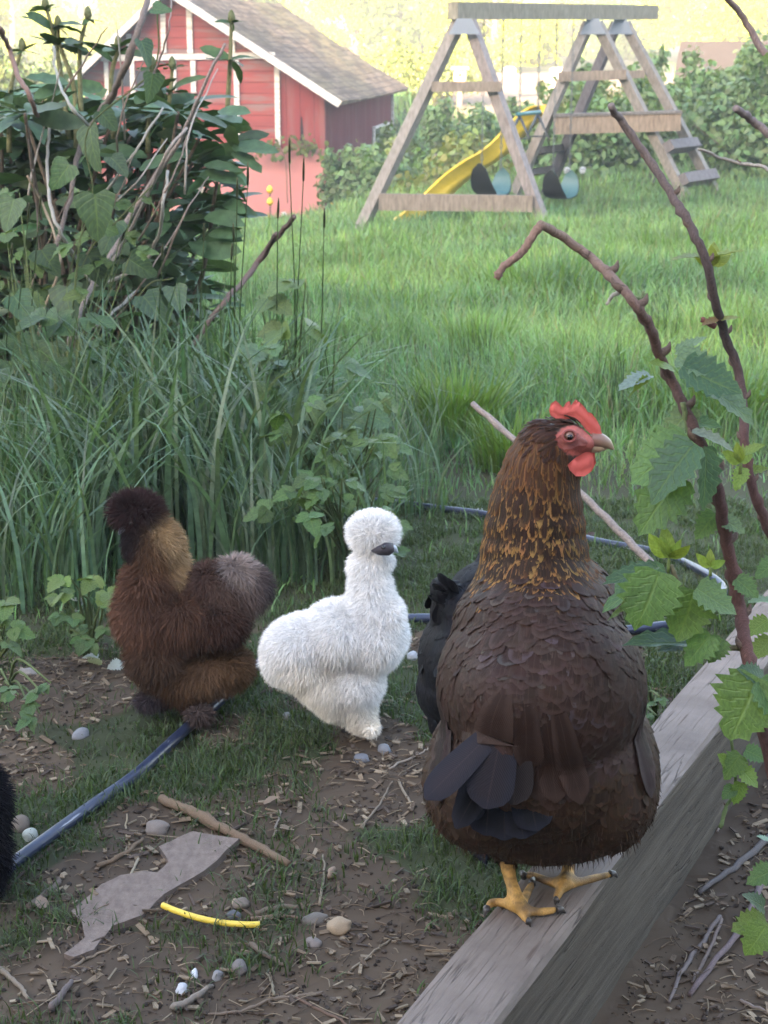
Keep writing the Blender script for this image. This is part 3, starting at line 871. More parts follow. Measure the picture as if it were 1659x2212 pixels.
def fluffy_bird(name, label, blobs, tubes, base, K, lens, flow, grav=.3, wid=.0011, extra=None, cat="chicken", spread=.45, mottle=0.0, bare=None):
    root = thing(name, label, cat, base)
    V, T, Nn, info = body_mesh(blobs, tubes, .006, 5)
    c, k, _ = blob_fields(V, info)
    mb = MB(); mb.add(V, T, c * .95)
    mb.build("body", M['fluff'], root)
    P, nn = sample(V, T, Nn, K)
    c, k, _ = blob_fields(P, info)
    fl = norm(np.asarray(flow, float) + 0 * P)
    fl = norm(fl - nn * (fl * nn).sum(1, keepdims=True) + 1e-6)
    # tufts: neighbouring strands lean together
    q = np.floor(P / .011)
    h1 = _hash(q[:, 0], q[:, 1] + q[:, 2] * 7, 1)[:, None] - .5
    h2 = _hash(q[:, 0] + 3, q[:, 1] - q[:, 2] * 5, 2)[:, None] - .5
    D = norm(nn * .7 + fl * .6 + np.concatenate([h1, h2, h1 * h2], 1) * spread + rng.normal(0, .30, P.shape))
    crest = (k == 'crest')
    D[crest] = norm(nn[crest] * 1.0 + rng.normal(0, .3, (crest.sum(), 3)) + [0, 0, .25])
    L = lens * rng.uniform(.5, 1.25, K)
    L[k == 'short'] *= .6
    L[k == 'foot'] *= .8
    keep = k != 'bare'
    if bare is not None:
        uu, vv = project(P); keep &= ~(in_poly(uu, vv, bare) & (P[:, 1] < at(*bare[0], 1)[1] * blobs[0][2] + .01))
    cc = c * (1 + rng.uniform(-.16, .16, (K, 1)))
    if mottle:
        mt = fbm(P[:, 0] * 45 + P[:, 1] * 30, P[:, 2] * 40 - P[:, 1] * 20, 17, 3)[:, None] - .5
        cc = cc * (1 + mottle * mt * 2)
    mb = MB()
    strands(mb, P[keep], D[keep], L[keep], wid * rng.uniform(.6, 1.3, keep.sum()), np.clip(cc[keep], 0, 1), grav)
    mb.build("plumage", M['fluff'], root)
    if extra: extra(root)
    return root
def cone_beak(u0, v0, u1, v1, Y_, r0, col, root, hook=.15):
    a, b = at(u0, v0, Y_), at(u1, v1, Y_)
    mid = (a + b) / 2 + np.array([0, 0, r0 * .35])
    mb = MB(); mb.tube([a, mid, b + [0, 0, -r0 * hook]], [r0, r0 * .8, r0 * .12], 10, col, 6)
    return mb.build("beak", M['horn'], root)
def eyeball(u, v, Y_, r, root, col=(.35, .12, .03)):
    c = at(u, v, Y_)
    def sph(cc, rr, col_, nm, mat, par, squash=1):
        bm = bmesh.new(); bmesh.ops.create_uvsphere(bm, u_segments=20, v_segments=12, radius=rr)
        V = np.array([q.co[:] for q in bm.verts]) * [1, squash, 1] + cc
        Fs = [np.array([[q.index for q in f.verts] for f in bm.faces if len(f.verts) == k]) for k in (3, 4)]
        bm.free()
        m_ = MB(); m_.add(V, Fs, col_)
        return m_.build(nm, mat, par)
    e = sph(c, r, col, "eye", M['gloss'], root)
    sph(c + [0, -r * .62, 0], r * .55, (.004, .004, .005), "pupil", M['gloss'], e)
    return e

WH = (.86, .85, .83); CR = (.84, .79, .70)
yw = 2.09
white_blobs = [
    (806, 1148, yw, 50, 39, .034, 0, WH, 'crest'), (816, 1188, yw, 30, 26, .026, 0, WH, 'short'), (822, 1211, yw, 29, 22, .026, 0, WH, 'short'),
    (796, 1222, yw, 38, 34, .032, 0, WH, 'body'), (800, 1268, yw, 41, 46, .040, 0, WH, 'body'), (803, 1318, yw, 56, 50, .052, 0, WH, 'body'),
    (806, 1370, yw, 63, 78, .062, 0, WH, 'body'), (735, 1370, yw, 78, 72, .068, 8, WH, 'body'), (655, 1392, yw, 84, 62, .062, -12, WH, 'body'),
    (610, 1412, yw, 40, 62, .045, 0, WH, 'body'), (660, 1440, yw, 72, 48, .058, 8, CR, 'body'), (862, 1372, yw + .05, 13, 34, .030, 0, WH, 'body'),
    (764, 1470, yw, 60, 56, .055, 0, WH, 'body'), (702, 1478, yw, 66, 46, .055, 28, CR, 'body'), (716, 1512, yw, 46, 30, .045, 38, CR, 'body'), (845, 1330, yw - .01, 22, 40, .04, 0, WH, 'body'), (768, 1520, yw, 40, 42, .036, -12, CR, 'body'), (778, 1556, yw - .01, 20, 24, .022, 0, CR, 'foot'),
    (800, 1568, yw - .02, 20, 13, .018, 12, CR, 'foot'), (803, 1578, yw - .04, 9, 12, .014, 0, CR, 'foot')]
def white_extra(root):
    mb = MB()
    c = [at(803, 1190, yw - .036), at(820, 1189, yw - .046), at(836, 1186, yw - .044), at(847, 1184, yw - .034)]
    mb.tube(c, [.0012, .0066, .0090, .0058], 10, (.030, .024, .030), 5)
    mb.build("face", M['skin'], root)
    cone_beak(843, 1184, 860, 1193, yw - .040, .0056, (.34, .38, .43), root)
    eyeball(828, 1182, yw - .052, .0028, root, (.01, .01, .012))
    for du, dv in ((-4, 24), (6, 28), (14, 22)):
        mb = MB(); mb.tube([gpt(795 + du, 1575, .012), gpt(797 + du * 1.4, 1572 + dv, .003)], [.004, .0022], 6, (.35, .30, .28), 3)
        mb.build("toe", M['skin'], root)
fluffy_bird("white_silkie", "white fluffy chicken with round crest standing on the turf, facing right", white_blobs, [], gpt(775, 1585), 130000, .0105, (-.35, 0, -1), .2, .0007, white_extra, spread=.07, bare=[(800, 1188), (822, 1177), (838, 1168), (856, 1174), (864, 1192), (848, 1199), (816, 1199)])

DK = (.020, .015, .018); BR = (.125, .064, .042); BR2 = (.098, .054, .039); GO = (.38, .255, .135); GR = (.27, .22, .20); RU = (.16, .095, .056)
yb = 2.17
brown_blobs = [
    (296, 1104, yb, 50, 34, .032, 8, (.040, .022, .022), 'crest'), (300, 1150, yb, 30, 34, .028, 0, DK, 'short'), (300, 1176, yb - .01, 30, 38, .030, 0, DK, 'short'),
    (352, 1170, yb, 32, 52, .034, -24, GO, 'body'), (330, 1196, yb - .012, 36, 56, .036, -18, (.10, .052, .028), 'body'), (374, 1230, yb + .004, 26, 52, .036, -14, GO, 'body'),
    (326, 1262, yb - .010, 54, 60, .050, 0, BR, 'body'), (322, 1322, yb, 66, 78, .062, 0, BR, 'body'), (395, 1335, yb, 92, 68, .068, 0, BR2, 'body'), (400, 1330, yb - .025, 60, 46, .05, 10, BR, 'body'),
    (478, 1290, yb, 56, 66, .050, 24, (.10, .062, .048), 'body'), (512, 1240, yb, 38, 34, .034, 12, GR, 'body'), (534, 1275, yb, 32, 46, .032, 10, (.15, .11, .095), 'body'), (450, 1265, yb, 40, 44, .042, 0, (.08, .045, .035), 'body'), (470, 1340, yb - .02, 58, 50, .05, 0, (.05, .026, .020), 'body'), (558, 1262, yb, 20, 34, .024, -8, (.06, .048, .048), 'body'),
    (348, 1415, yb, 66, 56, .058, 0, (.075, .045, .030), 'body'), (455, 1448, yb, 70, 44, .056, -8, RU, 'body'), (500, 1438, yb, 36, 36, .045, 0, (.13, .075, .04), 'body'), (400, 1470, yb, 60, 36, .05, 0, (.09, .05, .028), 'body'),
    (350, 1490, yb, 30, 30, .030, 20, (.05, .035, .032), 'foot'), (328, 1512, yb - .02, 34, 12, .026, -10, (.045, .035, .04), 'foot'), (420, 1512, yb - .01, 26, 28, .026, 0, (.05, .035, .035), 'foot'), (432, 1542, yb - .05, 24, 13, .024, 0, (.07, .05, .045), 'foot')]
def brown_extra(root):
    cone_beak(272, 1140, 257, 1153, yb - .012, .007, (.12, .14, .18), root)
    eyeball(283, 1130, yb - .034, .0034, root, (.02, .012, .01))
    for (u, v) in ((410, 1556), (432, 1562), (452, 1555)):
        mb = MB(); mb.tube([gpt(430, 1546, .012), gpt(u, v, .003)], [.004, .0022], 6, (.10, .08, .08), 3)
        mb.build("toe", M['skin'], root)
fluffy_bird("brown_silkie", "brown fluffy chicken with dark crest and golden neck, facing left by the tall grass", brown_blobs, [], gpt(400, 1550), 110000, .0165, (.25, 0, -1), .2, .0008, brown_extra, mottle=.4, spread=.22)

yk = 1.66
fluffy_bird("black_silkie", "black fluffy bird mostly cut off by the left edge of the photo", [
    (-92, 1740, yk, 92, 100, .07, 0, (.010, .009, .012), 'body'), (-84, 1845, yk, 82, 95, .07, 0, (.010, .009, .012), 'body'), (-150, 1620, yk, 40, 70, .04, 0, (.010, .009, .012), 'body'),
    (-80, 1925, yk, 60, 40, .05, 0, (.010, .009, .012), 'foot'), (-165, 1550, yk, 45, 40, .035, 0, (.010, .009, .012), 'crest')], [], gpt(-60, 1965), 26000, .020, (.2, 0, -1), .25, .0012)

# ---------------------------------------------------------------- feathered hens
def feather_tmpl(rows=6, tip=.75):
    t = np.linspace(0, 1, rows + 1) ** .75
    wd = np.where(t < tip, .55 + .45 * np.sin(np.pi / 2 * t / tip), np.sqrt(np.clip(1 - ((t - tip) / (1 - tip)) ** 2, 0, 1)))
    wd[-1] = .12
    V = []
    UV = []
    for a, wq in zip(t, wd):
        for s_ in (-1, 0, 1):
            V.append((s_ * wq * .5, a, (-.07 if s_ else 0.02) * wq - .05 * a * a))
            UV.append((s_, a))
    i = np.arange(rows)[:, None] * 3
    F = np.concatenate([i + np.array([0, 1, 4, 3]), i + np.array([1, 2, 5, 4])])
    return np.array(V), F, np.array(UV)
FT = feather_tmpl(8, .66); FT_H = feather_tmpl(6, .35)
def add_feathers(mb, edge, tm, P, D, Nn, L, W, c1, c2, bvh=None, off=None, rise=.0016, free=.0):
    V, F, UV = tm
    K, n = len(P), len(V)
    Rm = frames(D, Nn)
    Vs = np.stack([V[None, :, 0] * W[:, None], V[None, :, 1] * L[:, None], V[None, :, 2] * W[:, None]], 2)
    Wd = np.einsum('kij,knj->kni', Rm, Vs) + P[:, None, :]
    FF = (F[None] + (np.arange(K) * n)[:, None, None]).reshape(-1, 4)
    if bvh is not None:          # lay the feather along the body it grows from
        hf = np.where(rng.uniform(0, 1, K) < free, 0., 1.)
        for a in range(K):
            if not hf[a]: continue
            for b in range(n):
                co, no, _, _ = bvh.find_nearest(Wd[a, b])
                if co is None: continue
                h = off[a] + rise * UV[b, 1] - (.0007 if UV[b, 0] else 0)
                Wd[a, b] = (co.x + no.x * h, co.y + no.y * h, co.z + no.z * h)
    mb.add(Wd.reshape(-1, 3), FF, np.repeat(c1, n, 0), np.tile(UV, (K, 1)))
    edge.append(np.repeat(c2, n, 0))
def build_feathers(mb, edge, name, root, mat=None):
    o = mb.build(name, mat or M['feather'], root)
    E = np.concatenate(edge)
    a = o.data.attributes.new("Edge", 'FLOAT_COLOR', 'POINT')
    a.data.foreach_set("color", np.concatenate([E, np.ones((len(E), 1))], 1).astype(np.float32).ravel())
    return o
def brown_hen():
    reseed(81)
    Y0 = 1.40
    root = thing("brown_hen", "large brown hen with golden-laced neck and red comb, standing on the timber beam", "chicken", at(1165, 1960, 1.40))
    bd = (.024, .014, .0115); nk = (.040, .020, .011); lf = (.030, .0175, .012)
    RED = (.42, .075, .060); YE = (.43, .235, .062)
    blobs = [
        (1168, 1480, Y0, 212, 205, .118, 0, bd, 'back'), (1160, 1360, Y0 + .03, 172, 130, .105, 0, bd, 'back'), (1180, 1330, Y0 + .06, 150, 140, .10, 0, bd, 'back'), (1165, 1296, Y0 + .045, 150, 82, .090, 0, bd, 'back'), (1162, 1262, Y0 + .05, 128, 70, .080, 0, nk, 'neck'),
        (1165, 1640, Y0 + .0, 226, 165, .105, 0, lf, 'fluff'), (1050, 1690, Y0 - .005, 126, 135, .085, 10, lf, 'fluff'), (1290, 1680, Y0, 116, 150, .085, -8, lf, 'fluff'), (1350, 1640, Y0 + .02, 58, 128, .06, -8, lf, 'fluff'),
        (1180, 1765, Y0 + .02, 180, 84, .08, 0, lf, 'fluff'), (1075, 1600, Y0 - .075, 62, 95, .040, 18, bd, 'back'), (1110, 1500, Y0 - .05, 120, 120, .07, 0, bd, 'back'),
        (1160, 1290, Y0 + 0.045, 134, 70, 0.082, 0, nk, 'neck'), (1156, 1240, Y0 + 0.050, 116, 70, 0.074, 0, nk, 'neck'), (1154, 1190, Y0 + 0.054, 107, 70, 0.066, 0, nk, 'neck'), (1155, 1140, Y0 + 0.055, 100, 70, 0.060, 0, nk, 'neck'), (1157, 1095, Y0 + 0.055, 92, 70, 0.054, 0, nk, 'neck'), (1161, 1055, Y0 + 0.053, 83, 70, 0.048, 0, nk, 'neck'), (1168, 1015, Y0 + 0.050, 73, 70, 0.042, 0, nk, 'neck'), (1177, 985, Y0 + 0.048, 62, 70, 0.036, 0, nk, 'neck'),
        (1188, 965, Y0 + .045, 58, 52, .032, 25, nk, 'head'), (1222, 946, Y0 + .040, 46, 38, .025, 10, nk, 'head'),
        (1252, 956, Y0 + .038, 34, 24, .017, 10, RED, 'head'), (1215, 985, Y0 + .04, 40, 34, .022, 20, nk, 'head'), (1228, 1010, Y0 + .045, 26, 40, .022, 10, nk, 'neck')]
    zt = .14
    def bz(u, v, h): return atz(u, v, zt + h)
    tubes = []
    def foot(hip, ank, joint, toes):
        tubes.append(([hip, ank], [.009, .0065]))
        tubes.append(([ank, bz(*joint, .010)], [.0065, .0085]))
        for tp in toes:
            pts = [bz(*joint, .009)] + [bz(*q, .0055) for q in tp]
            tubes.append((pts, [.0064, .0050, .0048, .0038]))
    foot(at(1088, 1830, 1.40), at(1104, 1905, 1.385), (1122, 1962), [[(1085, 1950), (1062, 1950), (1052, 1963)], [(1165, 1970), (1205, 1965)], [(1138, 1930), (1150, 1908)], [(1132, 1978), (1140, 1990)]])
    foot(at(1228, 1830, 1.44), at(1228, 1880, 1.435), (1218, 1912), [[(1180, 1902), (1145, 1890), (1132, 1893)], [(1265, 1902), (1320, 1888)], [(1226, 1890), (1236, 1872)], [(1206, 1930), (1203, 1943)]])
    V, T, Nn, info = body_mesh(blobs, tubes, .0027, 12)
    c, k, d = blob_fields(V, info)
    leg = (d > 1.16) & (V[:, 2] < .235)
    shank = []
    for (h_, a_, j_) in ((at(1088, 1830, 1.40), at(1104, 1905, 1.385), bz(1122, 1962, .01)), (at(1228, 1830, 1.44), at(1228, 1880, 1.435), bz(1218, 1912, .01))):
        for q in np.concatenate([np.linspace(h_, a_, 12), np.linspace(a_, j_, 8)]):
            shank.append(q); leg |= np.linalg.norm(V - q, axis=1) < .013
    zleg = at(1090, 1835, 1.40)[2]
    leg &= V[:, 2] < zleg
    u, v = project(V)
    face = in_poly(u, v, [(1196, 942), (1215, 924), (1240, 918), (1262, 930), (1282, 946), (1288, 970), (1262, 982), (1232, 984), (1212, 972)])
    lobe = in_poly(u, v, [(1184, 978), (1200, 982), (1214, 1004), (1210, 1012), (1192, 994)])
    c = c.copy()
    c[leg] = np.array(YE) * np.clip(.40 + 1.1 * noise2(V[leg, 0] * 130, V[leg, 1] * 130 + V[leg, 2] * 90, 4), .35, 1.35)[:, None] * (1 - .35 * (np.sin(V[leg, 2] * 1500) > .55) * (V[leg, 2] > .155))[:, None]
    dirt = fbm(V[:, 0] * 60, V[:, 1] * 60 + V[:, 2] * 40, 61)[:, None]
    c[leg] = c[leg] * (1 - .6 * sstep(.5, .68, dirt[leg])) + np.array((.10, .06, .04)) * .6 * sstep(.5, .68, dirt[leg])
    c[face | lobe] = np.array((.36, .085, .065)) * np.clip(.75 + .5 * noise2(V[face | lobe, 0] * 300, V[face | lobe, 2] * 300, 9), .6, 1.3)[:, None]
    mb = MB(); mb.add(V, T, c)
    mb.build("body", M['skin'], root)
    # claws
    for a_, b_ in (((1052, 1962), (1047, 1980)), ((1203, 1965), (1222, 1972)), ((1149, 1909), (1154, 1899)), ((1139, 1989), (1146, 2002)), ((1133, 1893), (1122, 1886)), ((1318, 1888), (1334, 1895)), ((1203, 1943), (1199, 1955))):
        m_ = MB(); m_.tube([bz(*a_, .006), (bz(*a_, .006) + bz(*b_, .001)) / 2 + [0, 0, .002], bz(*b_, .001)], [.004, .003, .0008], 7, (.05, .042, .038), 4)
        m_.build("claw", M['horn'], root)
    # ---- feathers
    def excl(P):
        u, v = project(P)
        f = in_poly(u, v, [(1194, 942), (1210, 924), (1232, 916), (1262, 924), (1294, 944), (1302, 980), (1284, 1032), (1236, 1034), (1222, 1000), (1206, 980)])
        l_ = in_poly(u, v, [(1184, 978), (1200, 982), (1214, 1004), (1210, 1012), (1192, 994)])
        lg = np.zeros(len(P), bool)
        for q in shank: lg |= np.linalg.norm(P - q, axis=1) < .0165
        return f | l_ | (lg & (P[:, 2] < zleg))
    bvh = BVHTree.FromPolygons([tuple(q) for q in V], [tuple(int(z) for z in q) for q in T])
    mb, edge = MB(), []
    tail_pt = at(1075, 1660, Y0 - .13)
    for pas, (K, kinds) in enumerate(((4200, ('back',)), (3600, ('fluff',)), (5200, ('neck',)), (2400, ('head',)))):
        P, nn = sample(V, T, Nn, K * 7)
        c, k, d = blob_fields(P + rng.normal(0, .006, P.shape), info)
        ok = np.isin(k, kinds) & (d < 1.18) & ~excl(P)
        P, nn = P[ok][:K], nn[ok][:K]
        n = len(P)
        if not n: continue
        if kinds[0] == 'back':
            fl = norm(np.array([0, -.55, -1.]) + .25 * norm(tail_pt - P))
            L, W = rng.uniform(.030, .050, n), rng.uniform(.015, .025, n)
            c1 = vary((.028, .0145, .0104), n, .20, .06); c2 = vary((.044, .0260, .0205), n, .15, .05); lift = .035; tm = FT
            hi = project(P)[1] < 1330
            L[hi] *= .7; W[hi] *= .75
            gl = rng.uniform(0, 1, n) < .12
            c2[gl] = vary((.055, .040, .036), gl.sum(), .2)
        elif kinds[0] == 'fluff':
            fl = norm(np.array([0, -.2, -1.]) + 0 * P)
            L, W = rng.uniform(.020, .034, n), rng.uniform(.010, .018, n)
            c1 = vary((.030, .0175, .0115), n, .2, .08); c2 = vary((.046, .026, .016), n, .18, .08); lift = .09; tm = FT
        elif kinds[0] == 'neck':
            vv = project(P)[1]
            fl = norm(np.array([0, -.12, -1.]) + 0 * P + np.array([.25, 0, 0]) * np.clip((P[:, :1] - .14) * 8, -1, 1))
            t = sstep(955, 1110, vv)
            L, W = .018 + .022 * t + rng.uniform(-.004, .006, n), .0046 + .0050 * t + rng.uniform(-.001, .002, n)
            t = (t * (.75 + .5 * fbm(P[:, 0] * 40, P[:, 2] * 30, 51)))[:, None].clip(0, 1)
            c1 = vary((.020, .0105, .0065), n, .3) * t + (1 - t) * vary((.058, .026, .013), n, .2)
            gold = (rng.uniform(0, 1, n) < .72)[:, None]
            c2 = np.where(gold, vary((.200, .105, .034), n, .3), vary((.060, .028, .013), n, .3)) * t + (1 - t) * vary((.115, .052, .020), n, .2)
            rt = sstep(1215, 1262, project(P)[0])[:, None] * .7
            c2 = c2 * (1 - rt) + rt * vary((.09, .032, .016), n, .2)
            lift = .05; tm = FT_H
        else:
            uu, vv = project(P)
            fl = norm(np.array([-.9, 0, -.55]) + 0 * P)
            low = (vv > 965)
            fl[low] = norm(np.array([-.4, 0, -1.]))
            L, W = rng.uniform(.009, .015, n), rng.uniform(.003, .0055, n)
            c1 = vary((.032, .015, .010), n, .25); c2 = vary((.048, .022, .013), n, .2); lift = .10; tm = FT_H
        fl = norm(fl + rng.normal(0, .09, (n, 3)))
        fl = norm(fl - nn * (fl * nn).sum(1, keepdims=True))
        D = norm(fl + nn * (lift + rng.normal(0, .02, (n, 1))))
        add_feathers(mb, edge, tm, P + nn * .0003 - fl * (L * .25)[:, None], D, norm(nn + rng.normal(0, .07, (n, 3))), L, W, np.clip(c1, 0, 1), np.clip(c2, 0, 1), bvh, rng.uniform(.0006, .0034, n), .0034 if kinds[0] != 'neck' else .0018, .13 if kinds[0] == 'fluff' else .0)
    build_feathers(mb, edge, "plumage", root)
    # soft down under the belly
    P, nn = sample(V, T, Nn, 60000)
    c, k, d = blob_fields(P, info)
    uu, vv = project(P)
    ok = (k == 'fluff') & (d < 1.15) & (vv > 1690) & ~excl(P)
    P, nn = P[ok][:5000], nn[ok][:5000]
    mb = MB(); n = len(P)
    strands(mb, P, norm(nn * .5 + np.array([0, -.1, -1.]) + rng.normal(0, .25, P.shape)), rng.uniform(.004, .017, n) * rng.uniform(.4, 1, n), np.full(n, .0009), vary((.048, .028, .018), n, .3, .1), .1)
    mb.build("down", M['fluff'], root)
    # ---- wing edge showing at the right flank, and the left wing
    for side, pts in ((1, [(1385, 1360), (1402, 1440), (1404, 1520), (1392, 1590)]), (-1, [(950, 1400), (936, 1480), (932, 1560), (938, 1610)])):
        mb, edge = MB(), []
        for q in range(7):
            t = q / 6
            a = np.interp(t, np.linspace(0, 1, 4), [p[0] for p in pts]); b = np.interp(t, np.linspace(0, 1, 4), [p[1] for p in pts])
            P = at(a - side * 14, b - 25, Y0 + .015 - .01 * q)[None]
            D = norm(np.array([[.05 * side, -.35, -1.]]))
            add_feathers(mb, edge, FT, P, D, np.array([[side * 1.0, -.45, .1]]), np.array([.062]), np.array([.022]), vary((.018, .011, .010), 1), vary((.045, .030, .026), 1), bvh, np.array([.004 + .0006 * q]), .003)
        build_feathers(mb, edge, "wing", root)
    # ---- tail: drooping broad feathers, explicit
    def tail_f(name, a, b, wpx, Ya, Yb, c1, c2, nrm=(0, -1, .35), bow=.006, hug=0):
        mb, edge = MB(), []
        p, q = at(*a, Ya), at(*b, Yb)
        L = np.linalg.norm(q - p)
        add_feathers(mb, edge, feather_tmpl(9, .72), p[None], (q - p)[None] / L, np.array([nrm], float), np.array([L]), np.array([wpx * 1.38 / FPX]), np.array([c1]), np.array([c2]), bvh if hug else None, np.array([hug]), .004)
        build_feathers(mb, edge, name, root)
    BK, GY = (.0045, .0045, .0065), (.019, .0175, .023)
    for k_, (a, b, wp) in enumerate((((1030, 1660), (1010, 1775), 70), ((1060, 1680), (1050, 1805), 85), ((1090, 1690), (1090, 1815), 90), ((1115, 1680), (1130, 1812), 95), ((1130, 1660), (1160, 1795), 90))):
        tail_f("tail_feather", a, b, wp, Y0 - .085, Y0 - .105 - .002 * k_, BK, (.008, .0085, .014))
    tail_f("tail_feather", (1090, 1600), (985, 1790), 60, Y0 - .10, Y0 - .125, BK, (.013, .013, .018))
    tail_f("tail_feather", (1085, 1560), (918, 1725), 70, Y0 - .105, Y0 - .14, (.024, .020, .024), GY, (-.45, -1, .35))
    tail_f("tail_feather", (1085, 1575), (1050, 1748), 104, Y0 - .112, Y0 - .135, (.020, .016, .019), GY)
    tail_f("tail_feather", (1115, 1580), (1110, 1740), 84, Y0 - .108, Y0 - .125, (.018, .013, .0125), (.022, .017, .016))
    for k_, (a, b, wp) in enumerate((((1150, 1560), (1165, 1745), 70), ((1180, 1550), (1205, 1740), 70), ((1130, 1520), (1140, 1660), 80), ((1085, 1500), (1062, 1610), 80), ((1205, 1540), (1245, 1720), 60))):
        tail_f("tail_covert", a, b, wp, Y0 - .118, Y0 - .122 + .006 * k_, (.026, .0140, .0104), (.042, .025, .019), hug=.005 + .0008 * k_)
    # ---- head parts
    Yh = Y0 + .040
    comb = [(1186, 885), (1190, 872), (1200, 865), (1208, 872), (1216, 881), (1224, 869), (1230, 866), (1233, 876), (1243, 863.5), (1247, 865), (1245, 878), (1254, 871), (1263, 880), (1269, 890), (1277, 892), (1288, 906), (1297, 922), (1300, 940),
            (1284, 944), (1267, 930), (1254, 914), (1238, 904), (1218, 906), (1200, 904), (1189, 897)]
    def slab_poly(poly, Yc, th, col, name, par, hug=False):
        bm = bmesh.new()
        f = bm.faces.new([bm.verts.new(at(u_, v_, Yc)) for u_, v_ in poly])
        bmesh.ops.triangulate(bm, faces=[f])
        bmesh.ops.subdivide_edges(bm, edges=bm.edges, cuts=2)
        bmesh.ops.triangulate(bm, faces=bm.faces)
        bm.verts.index_update()
        V2 = np.array([q.co[:] for q in bm.verts]); F2 = np.array([[q.index for q in f.verts] for f in bm.faces])
        bd_ = np.array([q.is_boundary for q in bm.verts]); be = np.array([[e.verts[0].index, e.verts[1].index] for e in bm.edges if e.is_boundary])
        bm.free()
        B = V2[bd_]
        dist = np.min(np.linalg.norm(V2[:, None] - B[None], axis=2), axis=1)
        off = th * (.25 + .75 * np.sqrt(np.clip(dist / (dist.max() + 1e-9), 0, 1)))
        n2 = len(V2)
        A_ = V2 - off[:, None] * FWD; C_ = V2 + off[:, None] * FWD
        if hug:
            for q in range(n2):
                co, no, _, _ = bvh.find_nearest(V2[q] - FWD * .03)
                wr = .0010 * math.sin(q * 1.7) * (0 if bd_[q] else 1)
                A_[q] = np.array(co) + np.array(no) * (.0012 * (0 if bd_[q] else 1) + .0004 + wr * .4)
                C_[q] = np.array(co) - np.array(no) * .002
        m_ = MB(); m_.add(np.concatenate([A_, C_]), [np.concatenate([F2, F2[:, ::-1] + n2]), np.stack([be[:, 0], be[:, 1], be[:, 1] + n2, be[:, 0] + n2], 1)], col)
        return m_.build(name, M['skin'], par)
    slab_poly(comb, Yh, .0045, (.58, .105, .085), "comb", root)
    wat = [(1226, 1004), (1244, 988), (1266, 976), (1281, 978), (1284, 1002), (1275, 1020), (1262, 1029), (1244, 1029), (1231, 1016)]
    slab_poly(wat, Yh - .032, .004, (.54, .095, .08), "wattle", root)
    slab_poly([(u_ + 3, v_ - 2) for u_, v_ in wat], Yh + .010, .004, (.55, .06, .05), "wattle", root)
    slab_poly([(1183, 976), (1196, 977), (1208, 990), (1215, 1006), (1208, 1012), (1194, 998)], Yh, .003, (.36, .09, .075), "ear_lobe", root, True)
    slab_poly([(1196, 944), (1210, 927), (1232, 919), (1252, 923), (1268, 935), (1284, 950), (1284, 964), (1262, 978), (1236, 984), (1216, 978), (1203, 962)], Yh, .004, (.30, .085, .070), "face_skin", root, True)
    # beak: upper and lower mandible
    mb = MB()
    mb.tube([at(1276, 950, Yh), at(1296, 952, Yh), at(1312, 959, Yh), at(1326, 971, Yh)], [.0075, .0068, .0048, .0008], 12, np.array([(.22, .10, .075), (.22, .14, .10), (.30, .22, .15)]), 6)
    mb.build("beak", M['horn'], root)
    mb = MB(); mb.tube([at(1276, 964, Yh), at(1296, 966, Yh), at(1311, 969, Yh)], [.0058, .0048, .001], 10, (.40, .28, .18), 5)
    mb.build("beak", M['horn'], root)
    # eye
    mb = MB()
    th = np.linspace(0, 2 * np.pi, 20)
    mb.tube([at(1230, 942, Yh - .029) + RIGHT * .0056 * math.cos(a) + UP * .0050 * math.sin(a) for a in th], .0013, 7, (.25, .06, .05), 2)
    mb.build("eyelid", M['skin'], root)
    eyeball(1230, 942, Yh - .0255, .0052, root, (.16, .075, .05))
    return root
brown_hen()

